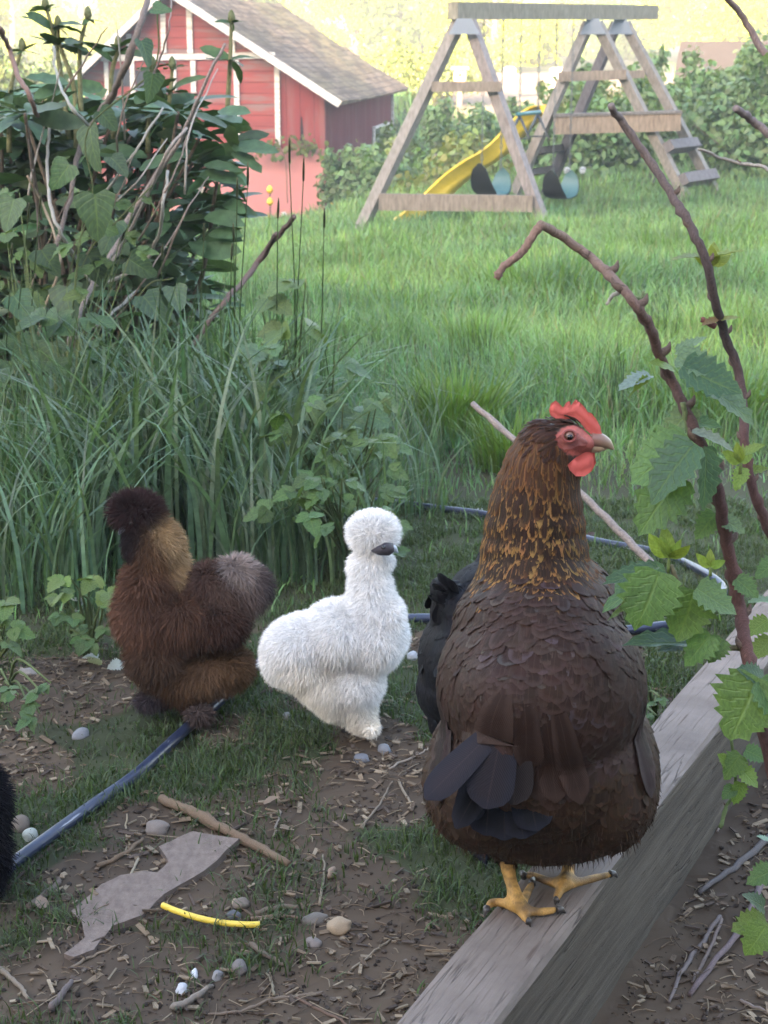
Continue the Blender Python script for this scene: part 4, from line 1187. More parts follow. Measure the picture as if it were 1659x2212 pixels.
def black_hen():
    Y0 = 1.74
    BKc = (.012, .012, .017)
    root = thing("black_hen", "black hen hidden behind the brown hen, back and tail showing", "chicken", onground(.09, 1.74))
    blobs = [(1008, 1425, Y0, 98, 118, .095, 0, BKc, 'back'), (990, 1490, Y0, 84, 78, .080, 0, BKc, 'back'), (1040, 1300, Y0 + .02, 72, 84, .06, 25, BKc, 'back'), (958, 1275, Y0 - .02, 22, 30, .022, -25, BKc, 'back'), (985, 1320, Y0 - .01, 50, 50, .04, 0, BKc, 'back'),
             (1080, 1220, Y0 + .04, 44, 70, .045, 25, BKc, 'back'), (1110, 1150, Y0 + .05, 32, 40, .03, 0, BKc, 'back'), (1060, 1560, Y0, 105, 80, .08, 0, BKc, 'back')]
    tubes = [([at(1040, 1600, Y0), onground(.115, Y0, .008)], [.012, .007]), ([at(1110, 1600, Y0 + .02), onground(.165, Y0 + .03, .008)], [.012, .007])]
    for x0, y0_ in ((.115, Y0), (.165, Y0 + .03)):
        for dx, dy in ((-.03, .035), (0, .045), (.03, .035), (0, -.02)): tubes.append(([onground(x0, y0_, .008), onground(x0 + dx, y0_ + dy, .005)], [.006, .0045]))
    V, T, Nn, info = body_mesh(blobs, tubes, .005, 4)
    c, k, d = blob_fields(V, info)
    mb = MB(); mb.add(V, T, c)
    mb.build("body", M['fluff'], root)
    P, nn = sample(V, T, Nn, 5200)
    c, k, d = blob_fields(P, info)
    P, nn = P[d < 1.15], nn[d < 1.15]
    n = len(P)
    fl = norm(np.array([-.35, -.2, -1.]) + rng.normal(0, .1, (n, 3)))
    fl = norm(fl - nn * (fl * nn).sum(1, keepdims=True))
    mb, edge = MB(), []
    add_feathers(mb, edge, FT, P - nn * .002, norm(fl + nn * .16), norm(nn + rng.normal(0, .12, (n, 3))), rng.uniform(.022, .04, n), rng.uniform(.012, .02, n), vary((.005, .005, .007), n, .3), vary((.007, .0075, .010), n, .3), BVHTree.FromPolygons([tuple(q) for q in V], [tuple(int(z) for z in q) for q in T]), rng.uniform(.0008, .003, n), .002, .01)
    build_feathers(mb, edge, "plumage", root)
    for a, b_ in (((965, 1300), (940, 1262)), ((970, 1290), (952, 1240)), ((985, 1300), (968, 1250)), ((950, 1310), (928, 1290))):
        mb, edge = MB(), []
        p, q = at(*a, Y0 - .02), at(*b_, Y0 - .05); L = np.linalg.norm(q - p)
        add_feathers(mb, edge, FT, p[None], (q - p)[None] / L, np.array([[-.5, -1, .4]]), np.array([L]), np.array([.016]), np.array([BKc]), np.array([(.03, .032, .04)]))
        build_feathers(mb, edge, "tail_feather", root)
black_hen()

# ================================================================ BARN
def barn():
    a = R(7)
    gd, sd = np.array([math.cos(a), -math.sin(a), 0]), np.array([math.sin(a), math.cos(a), 0])
    Yc = 29.0
    Cn = at(703, 466, Yc); Cn[2] -= .05
    zg = Cn[2] - .35
    up = np.array([0, 0, 1.])
    sc_ = depth_at(600, 250, Yc) / FPX
    def L(x, y, z): return Cn + gd * x + sd * y + up * z       # local frame: x along the gable (0 = right corner), y back, z up
    root = thing("barn", "old red barn with white trim and mossy shingle roof behind the swing set", "barn", L(-2, 5, 0))
    hR = (466 - 205) * sc_ + .05; W = (703 - 172) * sc_; xr = -(703 - 372) * sc_; hP = (466 + 2) * sc_ + .05; hL = (466 - 172) * sc_ + .05
    DEP = 9.6
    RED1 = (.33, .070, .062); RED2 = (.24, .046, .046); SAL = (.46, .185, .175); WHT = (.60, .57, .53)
    # red boarded material with peeling patches
    def boards(name, axis, c0, c1, peel):
        m, nt, n, l, P = mat_new(name)
        t = N(nt, "ShaderNodeTexCoord")
        sp_ = N(nt, "ShaderNodeSeparateXYZ"); l.new(t.outputs["Object"], sp_.inputs[0])
        co = sp_.outputs[axis]
        ph = math_(nt, 'FRACT', math_(nt, 'MULTIPLY', co, 5.5 if axis == 2 else 4.2))
        groove = mapr(nt, ph, 0, .09, 1, 0)
        mp = N(nt, "ShaderNodeMapping"); mp.inputs["Scale"].default_value = (.5, .5, 4) if axis == 2 else (4, 4, .5)
        l.new(t.outputs["Object"], mp.inputs[0])
        no = nz(nt, 2.2, 6, mp.outputs[0]).outputs[0]
        c = mixc(nt, mapr(nt, no, .35, .65, 0, 1), c0, c1)
        c = mixc(nt, mapr(nt, nz(nt, 1.3, 6, mp.outputs[0]).outputs[0], .51, .60, 0, peel), c, (.22, .16, .145))
        c = mixc(nt, math_(nt, 'MULTIPLY', groove, .75), c, (.05, .018, .018))
        l.new(c, P.inputs["Base Color"]); P.inputs["Roughness"].default_value = .9; P.inputs["Specular IOR Level"].default_value = .08
        bump(nt, P, math_(nt, 'ADD', math_(nt, 'MULTIPLY', groove, -1), no), .4, .02)
        return m
    m_h, m_v = boards("red planks", 2, RED1, (.25, .062, .060), .8), boards("dark red boards", 0, RED2, (.23, .05, .052), .3)
    # gable wall: planked left part and boarded right part, both as real slabs
    xs_ = -(703 - 603) * sc_
    def prism(poly, y0, y1, col, name, mat, par=root):
        k = len(poly)
        V = [L(x, y0, z) for x, z in poly] + [L(x, y1, z) for x, z in poly]
        F = [np.array([list(range(k))]), np.array([list(range(k, 2 * k))[::-1]]), np.array([[i, i + k, (i + 1) % k + k, (i + 1) % k] for i in range(k)])]
        mb = MB(); mb.add(V, F, col)
        return mb.build(name, mat, par, False)
    def roof_z(x):
        return np.interp(x, [-W, xr, 0], [hL, hP, hR])
    prism([(-W, -.35), (xs_, -.35), (xs_, roof_z(xs_)), (xr, hP), (-W, hL)], 0, .12, RED1, "front_wall", m_h)
    prism([(xs_ + .004, -.35), (0, -.35), (0, hR), (xs_ + .004, roof_z(xs_) - .002)], .01, .12, RED2, "front_wall", m_v)
    zp = (466 - 322) * sc_ + .05
    m_p = col_mat("faded red panel", .7, .3, 1.2, .12, .1, 30)
    prism([(-(703 - 330) * sc_, -.35), (-.004, -.35), (-.004, zp), (-(703 - 330) * sc_, zp - .03)], -.03, .006, SAL, "lower_panel", m_p)
    # side walls and back
    def wallbox(x0, x1, y0, y1, z1, name, mat):
        mb = MB(); mb.box((L(x0, y0, -.35) + L(x1, y1, z1)) / 2, (abs(x1 - x0) / 2, abs(y1 - y0) / 2, (z1 + .35) / 2), np.stack([gd, sd, up], 1), RED2)
        return mb.build(name, mat, root, False)
    m_s = boards("side boards", 1, (.135, .022, .028), (.085, .016, .022), .2)  # darker red puts the side walls' shade into the paint colour
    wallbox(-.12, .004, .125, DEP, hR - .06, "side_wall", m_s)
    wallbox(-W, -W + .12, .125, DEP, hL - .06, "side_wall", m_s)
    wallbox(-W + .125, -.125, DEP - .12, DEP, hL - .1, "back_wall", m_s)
    # roof slabs
    m, nt, n, l, P = mat_new("mossy shingles")
    t = N(nt, "ShaderNodeTexCoord")
    br = N(nt, "ShaderNodeTexBrick")
    br.inputs["Scale"].default_value = 1.0; br.inputs["Brick Width"].default_value = .28; br.inputs["Row Height"].default_value = .17; br.inputs["Mortar Size"].default_value = .012
    br.inputs["Color1"].default_value = (.25, .185, .135, 1); br.inputs["Color2"].default_value = (.13, .095, .07, 1); br.inputs["Mortar"].default_value = (.05, .04, .035, 1)
    l.new(attr(nt, "uvp").outputs["Vector"], br.inputs["Vector"])
    n3 = nz(nt, 1.6, 6).outputs[0]
    c = mixc(nt, mapr(nt, n3, .45, .68, 0, .8), br.outputs[0], (.20, .165, .085))
    c = mixc(nt, mapr(nt, nz(nt, 9, 6).outputs[0], .48, .62, 0, .75), c, (.085, .062, .048))
    P.inputs['Specular IOR Level'].default_value = .1
    l.new(c, P.inputs["Base Color"]); P.inputs["Roughness"].default_value = .95
    bump(nt, P, math_(nt, 'ADD', br.outputs[1], nz(nt, 18, 5).outputs[0]), .7, .03)
    def roof(x0, z0, x1, z1, name):
        d = norm(np.array([x1 - x0, z1 - z0])); nrm = np.array([-d[1], d[0]]) * (1 if d[0] > 0 else -1)
        if nrm[1] < 0: nrm = -nrm
        nu, nv = 24, 30
        ln = math.hypot(x1 - x0, z1 - z0)
        top, bot, uv = [], [], []
        for i in range(nu + 1):
            for j in range(nv + 1):
                s_, y_ = i / nu, -.35 + (DEP + .6) * j / nv
                sag = -.05 * math.sin(math.pi * j / nv) - .03 * math.sin(math.pi * s_) + (float(noise2(i * .9, j * .8, 6)) - .5) * .035
                x, z = x0 + (x1 - x0) * s_, z0 + (z1 - z0) * s_
                top.append(L(x + nrm[0] * (.10 + sag), y_, z + nrm[1] * (.10 + sag))); bot.append(L(x + nrm[0] * .012, y_, z + nrm[1] * .012)); uv.append((y_, s_ * ln))
        n_ = len(top)
        i, j = np.meshgrid(np.arange(nu), np.arange(nv), indexing='ij')
        b = (i * (nv + 1) + j).ravel()
        F = np.stack([b, b + 1, b + nv + 2, b + nv + 1], 1)
        ring = [j for j in range(nv + 1)] + [i * (nv + 1) + nv for i in range(1, nu + 1)] + [nu * (nv + 1) + j for j in range(nv - 1, -1, -1)] + [i * (nv + 1) for i in range(nu - 1, 0, -1)]
        S = np.array([[ring[k], ring[(k + 1) % len(ring)], ring[(k + 1) % len(ring)] + n_, ring[k] + n_] for k in range(len(ring))])
        mb = MB(); mb.add(top + bot, [F, F[:, ::-1] + n_, S], (.2, .17, .15), uv + uv)
        return mb.build(name, m, root, False)
    sl = (hP - hR) / (0 - xr)
    xe = .32
    roof(xr, hP, xe, hR - sl * xe, "roof")
    slL = (hP - hL) / (xr + W)
    roof(xr, hP, -W - .12, hL - slL * .12, "roof")
    # white trim
    def trim(p, q, wd, y=-.035, nm="trim_board", th=.035):
        mb = MB(); mb.bar(L(p[0], y, p[1]), L(q[0], y, q[1]), wd, th, gd if abs(q[0] - p[0]) < abs(q[1] - p[1]) else up, WHT)
        mb.build(nm, M['paint'], root, False)
    ux = lambda u: -(703 - u) * sc_
    vz = lambda v: (466 - v) * sc_ + .05
    for (u, v0, v1, wd) in ((354, 26, 122, .085), (412, 10, 122, .095), (417, 138, 205, .085), (505, 78, 122, .085), (512, 136, 318, .09), (601, 142, 321, .085), (277, 82, 123, .08), (282, 138, 262, .08), (224, 140, 235, .07), (375, 138, 200, .07)):
        trim((ux(u), vz(v1)), (ux(u), vz(v0)), wd)
    trim((ux(214), vz(133)), (ux(597), vz(126)), .10, -.040)
    def fas(x0, z0, x1, z1, wd):
        mb = MB(); p, q = L(x0, -.375, z0), L(x1, -.375, z1)
        d = norm(q - p); s_ = norm(np.cross(d, sd))
        mb.bar(p, q, wd, .035, s_, WHT); mb.build("fascia", M['paint'], root, False)
    fas(xr + .03, hP + .02, xe, hR - sl * xe + .03, .12)
    fas(xr - .03, hP + .02, -W - .12, hL - slL * .12 + .03, .10)
    # corner board and eave end
    mb = MB(); mb.bar(L(.03, DEP - .03, -.2), L(.03, DEP - .03, hR - .1), .06, .06, gd, (.55, .53, .52)); mb.build("trim_board", M['paint'], root, False)
    # dark gable openings (left) and the gap in the boarded part
    def opening(u0, v0, u1, v1, nm="window"):
        x0, x1, z0, z1 = ux(u0), ux(u1), vz(v1), vz(v0)
        mb = MB(); mb.box(L((x0 + x1) / 2, -.012, (z0 + z1) / 2), ((x1 - x0) / 2, .010, (z1 - z0) / 2), np.stack([gd, sd, up], 1), (.05, .055, .065))
        return mb.build(nm, M['gloss'], root, False)
    opening(232, 155, 276, 192); opening(290, 158, 330, 200)
    mb = MB(); mb.add([L(ux(648), .004, vz(312)), L(ux(658), .004, vz(312)), L(ux(654), .004, vz(255)), L(ux(651), .004, vz(255))], np.array([[0, 1, 2, 3]]), (.012, .008, .008))
    mb.build("wall_gap", M['bark'], root, False)
    # side window with white frame
    def sidewin(y0, y1, z0, z1):
        mb = MB(); mb.box(L(.010, (y0 + y1) / 2, (z0 + z1) / 2), (.006, (y1 - y0) / 2, (z1 - z0) / 2), np.stack([gd, sd, up], 1), (.03, .035, .04))
        wn_ = mb.build("window", M['gloss'], root, False)
        mb = MB()
        for p, q in (((y0, z0), (y0, z1)), ((y1, z0), (y1, z1)), ((y0 - .05, z1), (y1 + .05, z1)), ((y0 - .05, z0), (y1 + .05, z0))):
            mb.bar(L(.03, p[0], p[1]), L(.03, q[0], q[1]), .10, .04, gd if p[0] != q[0] else sd, WHT)
        mb.build("window_frame", M['paint'], wn_, False)
    sidewin(6.3, 8.6, .55, 1.25)
    sidewin(2.0, 2.6, .35, .9)
barn()

# ---- farther shed on the right and an added unseen building that dims the foreground
def gable_house(name, label, c, w, d, h, rise, wall_c, roof_c, yaw=0, windows=True, parts=True):
    root = thing(name, label, "shed" if name == "shed" else "sky_blocker", c)
    a = yaw; gx, gy, up = np.array([math.cos(a), math.sin(a), 0]), np.array([-math.sin(a), math.cos(a), 0]), np.array([0, 0, 1.])
    Lc = lambda x, y, z: np.asarray(c) + gx * x + gy * y + up * z
    mb = MB()
    P = [(-w / 2, -.5), (w / 2, -.5), (w / 2, h), (-w / 2, h)]
    Q = [Lc(x, -d / 2, z) for x, z in P] + [Lc(x, d / 2, z) for x, z in P]
    mb.add(Q + [Lc(-w / 2, 0, h + rise), Lc(w / 2, 0, h + rise)], [np.array([[0, 1, 2, 3], [5, 4, 7, 6]]), np.array([[1, 5, 6, 9, 2], [4, 0, 3, 8, 7]])], wall_c)
    mb.build("wall", M['paint'], root, False)
    mb = MB()
    for s_ in (-1, 1):
        p, q = Lc(0, s_ * (d / 2 + .4), h - .12), Lc(0, 0, h + rise + .08)
        mid, dv = (p + q) / 2, q - p
        ln = np.linalg.norm(dv); dv /= ln
        mb.box(mid + np.cross(gx, dv) * .1 * s_ * 0, (w / 2 + .4, ln / 2, .07), np.stack([gx, dv, np.cross(gx, dv)], 1), roof_c)
    mb.build("roof", M['stone'], root, False)
    if windows:
        for x in np.linspace(-w / 2 + 2, w / 2 - 2, 4):
            mb = MB(); mb.box(Lc(x, d / 2 + .02, h * .45), (.6, .03, .7), np.stack([gx, gy, up], 1), (.04, .05, .06))
            mb.build("window", M['gloss'], root, False)
    return root
gable_house("shed", "small shed with brown roof peeping over the brambles at the right", (at(1640, 150, 46)[0], 46, -.42), 3.4, 3.0, .55, .85, (.06, .045, .035), (.040, .028, .023), -.25, False)
def sun_blocker():       # added unseen rise behind the camera, blocks the sun from the yard
    xs_, t = np.linspace(-170, 130, 60), np.linspace(0, 1, 14)
    X_, T_ = np.meshgrid(xs_, t)
    Y_ = -30 - 55 * T_
    Z_ = 31.0 * np.sin(np.pi * np.clip(T_ * .95, 0, 1)) ** .8 - .6
    mb = MB(); b = (np.arange(13)[:, None] * 60 + np.arange(59)[None]).ravel()
    mb.add(np.stack([X_, Y_, Z_], -1).reshape(-1, 3), np.stack([b, b + 60, b + 61, b + 1], 1), (.05, .08, .03))
    tag(mb.build("sun_blocker", M['stone']), kind="structure")
sun_blocker()
gable_house("sky_blocker", "added unseen building behind the camera that dims the foreground", (-1.5, -7.2, 0), 16, 8, 3.3, 1.9, (.42, .40, .38), (.12, .11, .11))  # added out of view to block sky light from the foreground

# ================================================================ SWING SET
def swing_set():
    root = thing("swing_set", "weathered wooden swing set with ladder platform and yellow slide on the meadow", "swing set", gpt(1180, 480))
    GW, BW, DW = (.25, .225, .20), (.25, .205, .165), (.11, .10, .10)
    dirb = norm(at(1413, 27, 19.8) - at(980, 22, 16.0)); perp = norm(np.array([dirb[1], -dirb[0], 0]))
    def part(name, p, q, w_, h_, side=(1, 0, 0), col=GW, mat='wood', par=root):
        mb = MB(); mb.bar(p, q, w_, h_, side, col, .0); return mb.build(name, M[mat], par, False)
    bl, br_ = at(978, 23, 16.0), at(1413, 27, 19.8)
    part("top_beam", bl, br_, .11, .155, perp, (.24, .22, .17))
    def ft(u, v, Y_):
        p = at(u, v, Y_); return p
    L1, L2 = ft(766, 524, 16.0), ft(1182, 506, 16.0)
    ap = at(1003, 52, 16.08)
    part("leg", L1, at(992, 46, 16.08), .105, .10, dirb); part("leg", L2, at(1014, 46, 16.08), .105, .10, dirb, (.27, .235, .225))
    part("crossbar", at(818, 436, 15.93), at(1150, 440, 15.93), .04, .155, dirb, BW); part("crossbar", at(932, 187, 15.96), at(1083, 187, 15.96), .04, .09, dirb, BW)
    def bracket(u, Y_, s_):
        mb = MB()
        k = [(-34 * s_, 74), (-16 * s_, 40), (16 * s_, 40), (34 * s_, 74)]
        A = [at(u + du, v_, Y_ - .075) for du, v_ in k]; B = [p + np.array([0, .008, 0]) for p in A]
        mb.add(A + B, [np.array([[0, 1, 2, 3], [7, 6, 5, 4], [0, 4, 5, 1], [1, 5, 6, 2], [2, 6, 7, 3], [3, 7, 4, 0]])], (.30, .34, .40))
        mb.build("bracket", M['metal'], root, False)
    bracket(1003, 16.02, 1); bracket(1281, 18.4, .82); bracket(1340, 19.1, .80)
    F1l, F1r, F2l, F2r = at(1112, 418, 18.4), at(1484, 434, 18.4), at(1178, 424, 19.1), at(1545, 415, 19.1)
    part("leg", F1l, at(1272, 50, 18.4), .10, .10, dirb); part("leg", F1r, at(1290, 50, 18.4), .10, .10, dirb)
    part("leg", F2l, at(1332, 50, 19.1), .10, .10, dirb, DW); part("leg", F2r, at(1350, 50, 19.1), .10, .10, dirb)
    part("crossbar", at(1206, 166, 18.32), at(1352, 161, 18.32), .04, .10, dirb, BW); part("crossbar", at(1300, 163, 19.02), at(1392, 160, 19.02), .04, .085, dirb, BW)
    # platform: rim boards and deck
    part("platform_rim", at(1196, 270, 18.3), at(1470, 262, 18.3), .045, .20, dirb, (.26, .20, .15))
    part("platform_rim", at(1206, 272, 19.2), at(1472, 264, 19.2), .045, .18, dirb, DW)
    mb = MB()
    a0, a1, b0, b1 = at(1194, 249, 18.25), at(1468, 241, 18.25), at(1200, 250, 19.25), at(1472, 243, 19.25)
    for k in range(5):
        t0, t1 = k / 5 + .01, (k + 1) / 5 - .01
        p, q = (a0 + (b0 - a0) * (t0 + t1) / 2), (a1 + (b1 - a1) * (t0 + t1) / 2)
        mb.bar(p, q, .17, .03, (0, 1, 0), (.17, .155, .145))
    mb.build("deck", M['wood'], root, False)
    # rungs between the legs of the two far frames
    for (u0, v0, u1, v1, h_) in ((1440, 318, 1500, 312, .11), (1472, 390, 1540, 380, .12)):
        part("rung", at(u0, v0, 18.34), at(u1, v1, 19.15), .14, h_, (.3, -1, .5), (.16, .145, .145))
    for (u0, v0, u1, v1) in ((1160, 327, 1212, 320), (1130, 376, 1190, 366)):
        part("rung", at(u0, v0, 18.42), at(u1, v1, 19.1), .09, .07, (1, -.3, .4), (.13, .115, .11))
    # slide
    c = [at(u, v, Y_) for u, v, Y_ in ((1185, 250, 18.75), (1160, 258, 18.7), (1128, 284, 18.62), (1098, 320, 18.55), (1072, 345, 18.5), (1040, 364, 18.42), (1005, 383, 18.34), (978, 405, 18.28), (950, 434, 18.2), (925, 461, 18.15), (903, 478, 18.1), (893, 484, 18.08))]
    yg = gpt(890, 486)[1] - .25
    c = [at(u, v, 18.75 + (yg - 18.75) * k / 10) for k, (u, v) in enumerate(((1185, 250), (1160, 257), (1128, 286), (1095, 322), (1062, 348), (1025, 370), (990, 396), (960, 424), (932, 450), (908, 470), (890, 480)))]
    P = smooth_path(c, 5)
    wv = norm(np.array([.42, 1.0, 0]))
    mb = MB(); hw, hh, th = .22, .13, .012
    rows = []
    for k, p in enumerate(P):
        T_ = norm(P[min(k + 1, len(P) - 1)] - P[max(k - 1, 0)])
        nn = norm(np.cross(T_, wv));  nn = nn if nn[2] > 0 else -nn
        prof = [(-hw - .03, hh), (-hw, hh), (-hw + .03, .02), (0, 0), (hw - .03, .02), (hw, hh), (hw + .03, hh), (hw + .025, hh - .03), (hw + .012, hh - .02), (hw - .02, -.01), (-hw + .02, -.012), (-hw - .012, hh - .02), (-hw - .025, hh - .03)]
        rows.append([p + wv * x + nn * z for x, z in prof])
    k_ = len(prof); V = np.concatenate(rows)
    i, j = np.meshgrid(np.arange(len(P) - 1), np.arange(k_), indexing='ij')
    b = (i * k_ + j).ravel(); b2 = (i * k_ + (j + 1) % k_).ravel()
    mb.add(V, np.stack([b, b2, b2 + k_, b + k_], 1), (.80, .52, .035))
    mb.build("slide", M['plastic'], root)
    return bl, br_, dirb
bl, br_, dirb = swing_set()

def on_beam(u):
    """point under the beam that projects to column u"""
    lo, hi = 0., 1.
    for _ in range(40):
        m_ = (lo + hi) / 2
        if project(bl + (br_ - bl) * m_)[0][0] < u: lo = m_
        else: hi = m_
    return bl + (br_ - bl) * lo - [0, 0, .078]
def chain(p, q, name, parent, col=(.16, .17, .17)):
    mb = MB(); p, q = np.asarray(p), np.asarray(q)
    L = np.linalg.norm(q - p); d = (q - p) / L
    nlk = max(3, int(L / .05))
    s = norm(np.cross(d, [0, 1, .2])); r_ = np.cross(d, s)
    for k in range(nlk):
        c = p + d * (k + .5) * L / nlk
        a = s if k % 2 else r_
        h = L / nlk * .62
        th = np.linspace(0, 2 * np.pi, 7)
        mb.tube([c + d * h * math.cos(t) + a * .011 * math.sin(t) for t in th], .0042, 4, col, 1, 0, False)
    return mb.build(name, M['metal'], parent)
def swing(u0, u1, vs0, vs1, label, group):
    p0, p1 = on_beam(u0), on_beam(u1)
    root = thing("swing", label, "swing", (p0 + p1) / 2, group)
    q0 = at(u0, vs0, p0[1]); q1 = at(u1, vs1, p1[1])
    q0[0], q1[0] = p0[0], p1[0]
    chain(p0, q0, "chain", root); chain(p1, q1, "chain", root)
    # slung belt seat, broad oval ends
    ax = (q1 - q0); ln = np.linalg.norm(ax); ax /= ln
    wv = norm(np.array([-ax[1] , ax[0], 0]) * 1.0)
    wv = norm(np.array([.80, -.45, 0]))
    mb = MB(); rows, n_ = [], 24
    for k in range(n_ + 1):
        t = k / n_
        th = math.pi * t
        c = (q0 + q1) / 2 - ax * (ln / 2 + .05) * math.cos(th) + np.array([0, 0, -1]) * (.30 * math.sin(th) ** .8 - .02)
        wd = .125 * (math.sin(math.pi * min(1, max(0, t)) * 1.0) ** .35 if 0 < t < 1 else 0) * (1 - .45 * math.exp(-((t - .5) / .13) ** 2)) + .012
        rows.append([c - wv * wd, c - wv * wd * .4, c + wv * wd * .4, c + wv * wd])
    V = np.concatenate(rows)
    i, j = np.meshgrid(np.arange(n_), np.arange(3), indexing='ij')
    b = (i * 4 + j).ravel()
    F = np.stack([b, b + 1, b + 5, b + 4], 1)
    cen = (q0 + q1) / 2 + np.array([0, 0, .05])
    inner = V + norm(cen - V) * .012
    mb.add(V, F, (.012, .014, .015)); mb.add(inner, F[:, ::-1], (.05, .135, .135))
    mb.build("seat", M['plastic'], root)
swing(1046, 1088, 358, 366, "teal belt swing hanging nearest the left frame, in front of the slide", "belt swings on the set")
swing(1204, 1240, 372, 372, "teal belt swing hanging farther right, beside the platform", "belt swings on the set")
def trapeze():
    p0, p1 = on_beam(1127), on_beam(1167)
    root = thing("trapeze", "trapeze bar with two triangle rings hanging between the belt swings", "trapeze", (p0 + p1) / 2)
    q0, q1 = at(1127, 240, p0[1]), at(1167, 236, p1[1]); q0[0], q1[0] = p0[0], p1[0]
    chain(p0, q0, "chain", root); chain(p1, q1, "chain", root)
    mb = MB(); d = q1 - q0; mb.tube([q0 - d * .12 + [0, 0, -.03], q1 + d * .12 + [0, 0, -.03]], .02, 8, (.05, .20, .20), 3); mb.build("bar", M['plastic'], root)
    for q, u in ((q0, 1135), (q1, 1168)):
        t = q + [0, 0, -.05]
        a, b = t + np.array([-.11, -.02, -.22]), t + np.array([.11, .02, -.22])
        mb = MB(); mb.tube([t, a, b, t], .016, 6, (.05, .06, .065), 1); mb.build("ring", M['plastic'], root)
trapeze()

# ================================================================ POSTS, STAKES, BOXES
def post(u, v0, v1, Y_, w_, label, col, name="fence_post", cat="post"):
    p, q = at(u, v1, Y_), at(u, v0, Y_); p[0] = q[0]; p[2] -= .1
    mb = MB(); mb.bar(p, q, w_, w_, (1, 0, 0), col); mb.bar(q, q + [0, 0, .03], w_ * .7, w_ * .7, (1, 0, 0), col)
    tag(mb.build(name, M['wood'], None, False), label, cat)
post(433, 408, 485, 27.5, .14, "grey wooden fence post in front of the red lower panel", (.27, .24, .20))
post(943, 338, 375, 24, .10, "short grey stub post in the brambles behind the slide", (.30, .26, .20))
post(1101, 146, 186, 46, .30, "pale gatepost beyond the swing set, left of two", (.55, .48, .40), "gatepost", "gatepost")
post(1206, 148, 190, 46, .42, "pale broad gatepost beyond the swing set, right of two", (.55, .48, .40), "gatepost", "gatepost")
def stake(u, v0, v1, Y_, tags_, label):
    root = thing("fence_stake", label, "stake", at(u, v1, Y_), "electric fence stakes by the barn")
    p, q = at(u, v1, Y_), at(u, v0, Y_); p[0] = q[0]; p[2] -= .1
    mb = MB(); mb.tube([p, q], .012, 6, (.06, .05, .05), 2); mb.build("rod", M['metal'], root)
    for v in tags_:
        c = at(u, v, Y_ - .03); c[0] = q[0]
        mb = MB(); mb.tube([c + [0, 0, -.045], c, c + [0, 0, .05], c + [0, 0, .085]], [.02, .055, .045, .012], 8, (.85, .50, .03), 3); mb.build("insulator", M['plastic'], root)
stake(583, 405, 485, 27.0, (412, 438, 478), "thin fence stake with yellow insulators before the red panel")
stake(719, 430, 470, 27.5, (438, 455), "thin fence stake with yellow insulators at the barn's right corner")
def bird_box():
    Y_ = 36.0; s_ = depth_at(993, 165, Y_) / FPX
    root = thing("bird_box", "wooden nest box with flat roof on a post behind the near swing frame", "nest box", at(993, 200, Y_))
    c = at(993, 165, Y_)
    mb = MB(); mb.box(c, (13 * s_, 13 * s_, 14 * s_), None, (.50, .36, .22)); mb.build("box", M['wood'], root, False)
    mb = MB(); mb.box(c + [0, -.02, 14 * s_ + .035], (19 * s_, 17 * s_, .035), None, (.42, .30, .2)); mb.build("roof", M['wood'], root, False)
    mb = MB(); mb.box(c + [0, .03, -1.0], (.05, .05, 1.0 - 14 * s_ - .003), None, (.3, .24, .18)); mb.build("post", M['wood'], root, False)
    mb = MB(); mb.tube([c + [0, -13 * s_ - .002, .03], c + [0, -13 * s_ + .004, .03]], .03, 12, (.02, .015, .01), 1); mb.build("entrance_hole", M['bark'], root, False)
bird_box()

# ================================================================ BUSHES AND TREES
def leaf_cloud(mb, c, r, K, size, col, kind='simple', shell=.5, flat=.75, drop=.4, bumpy=.35, seed=0):
    """leaves through an uneven crown volume"""
    d = rdir(K)
    lum = 1 + bumpy * (noise2(d[:, 0] * 2.6 + seed, d[:, 1] * 2.6 + d[:, 2] * 3.1 + seed, 13) - .5) * 2
    rad = lum * (shell + (1 - shell) * rng.uniform(0, 1, K) ** .6)
    P = np.asarray(c) + d * rad[:, None] * np.asarray(r)
    nrm = norm(d * .6 + rdir(K) * .7 + [0, 0, .6])
    D = norm(np.cross(nrm, rdir(K)) + [0, 0, -drop])
    scatter(mb, kind, P, D, nrm, size * rng.uniform(.55, 1.25, K), col if len(np.shape(col)) == 2 else vary(col, K, .3, .12), rng.uniform(.8, 1.5, K))

def bush(name, label, cat, c, r, K, size, col, group, stems=5, seed=0, kind='simple', lobes=5):
    root = thing(name, label, cat, (c[0], c[1], float(ground_z(c[0], c[1]))), group)
    mb = MB()
    reseed(1000 + seed * 17)
    for q in range(lobes):
        o = np.clip(rng.normal(0, .42, 3), -.55, .55) * r; o[2] *= .75
        leaf_cloud(mb, np.asarray(c) + o, np.asarray(r) * rng.uniform(.55, .8), K // lobes, size, vary(col, K // lobes, .28, .14), kind, .35, seed=seed + q)
    for q in range(lobes + 3):        # taller sprays break the outline
        k = max(40, K // 40)
        t_ = np.asarray(c) + np.array([rng.uniform(-.9, .9), rng.uniform(-.5, .5), 0]) * r + [0, 0, r[2] * rng.uniform(.75, 1.15)]
        leaf_cloud(mb, t_, np.array([.16, .16, .30]) * rng.uniform(.7, 1.3) * (r[2] + .25), k, size * .9, vary(np.asarray(col) * 1.15, k, .25, .12), kind, .1, seed=q)
    mb.build("foliage", M['leaf'], root)
    mb = MB()
    g0 = np.array([c[0], c[1], float(ground_z(c[0], c[1])) - .05])
    for q in range(stems):
        e = np.asarray(c) + rng.normal(0, .5, 3) * r
        mb.tube([g0 + [rng.normal(0, .1), rng.normal(0, .1), 0], (g0 + e) / 2 + rng.normal(0, .08, 3), e], [.012, .009, .004], 5, (.12, .09, .06), 3)
    mb.build("stem", M['bark'], root)
    return root
BG = (.125, .205, .075)
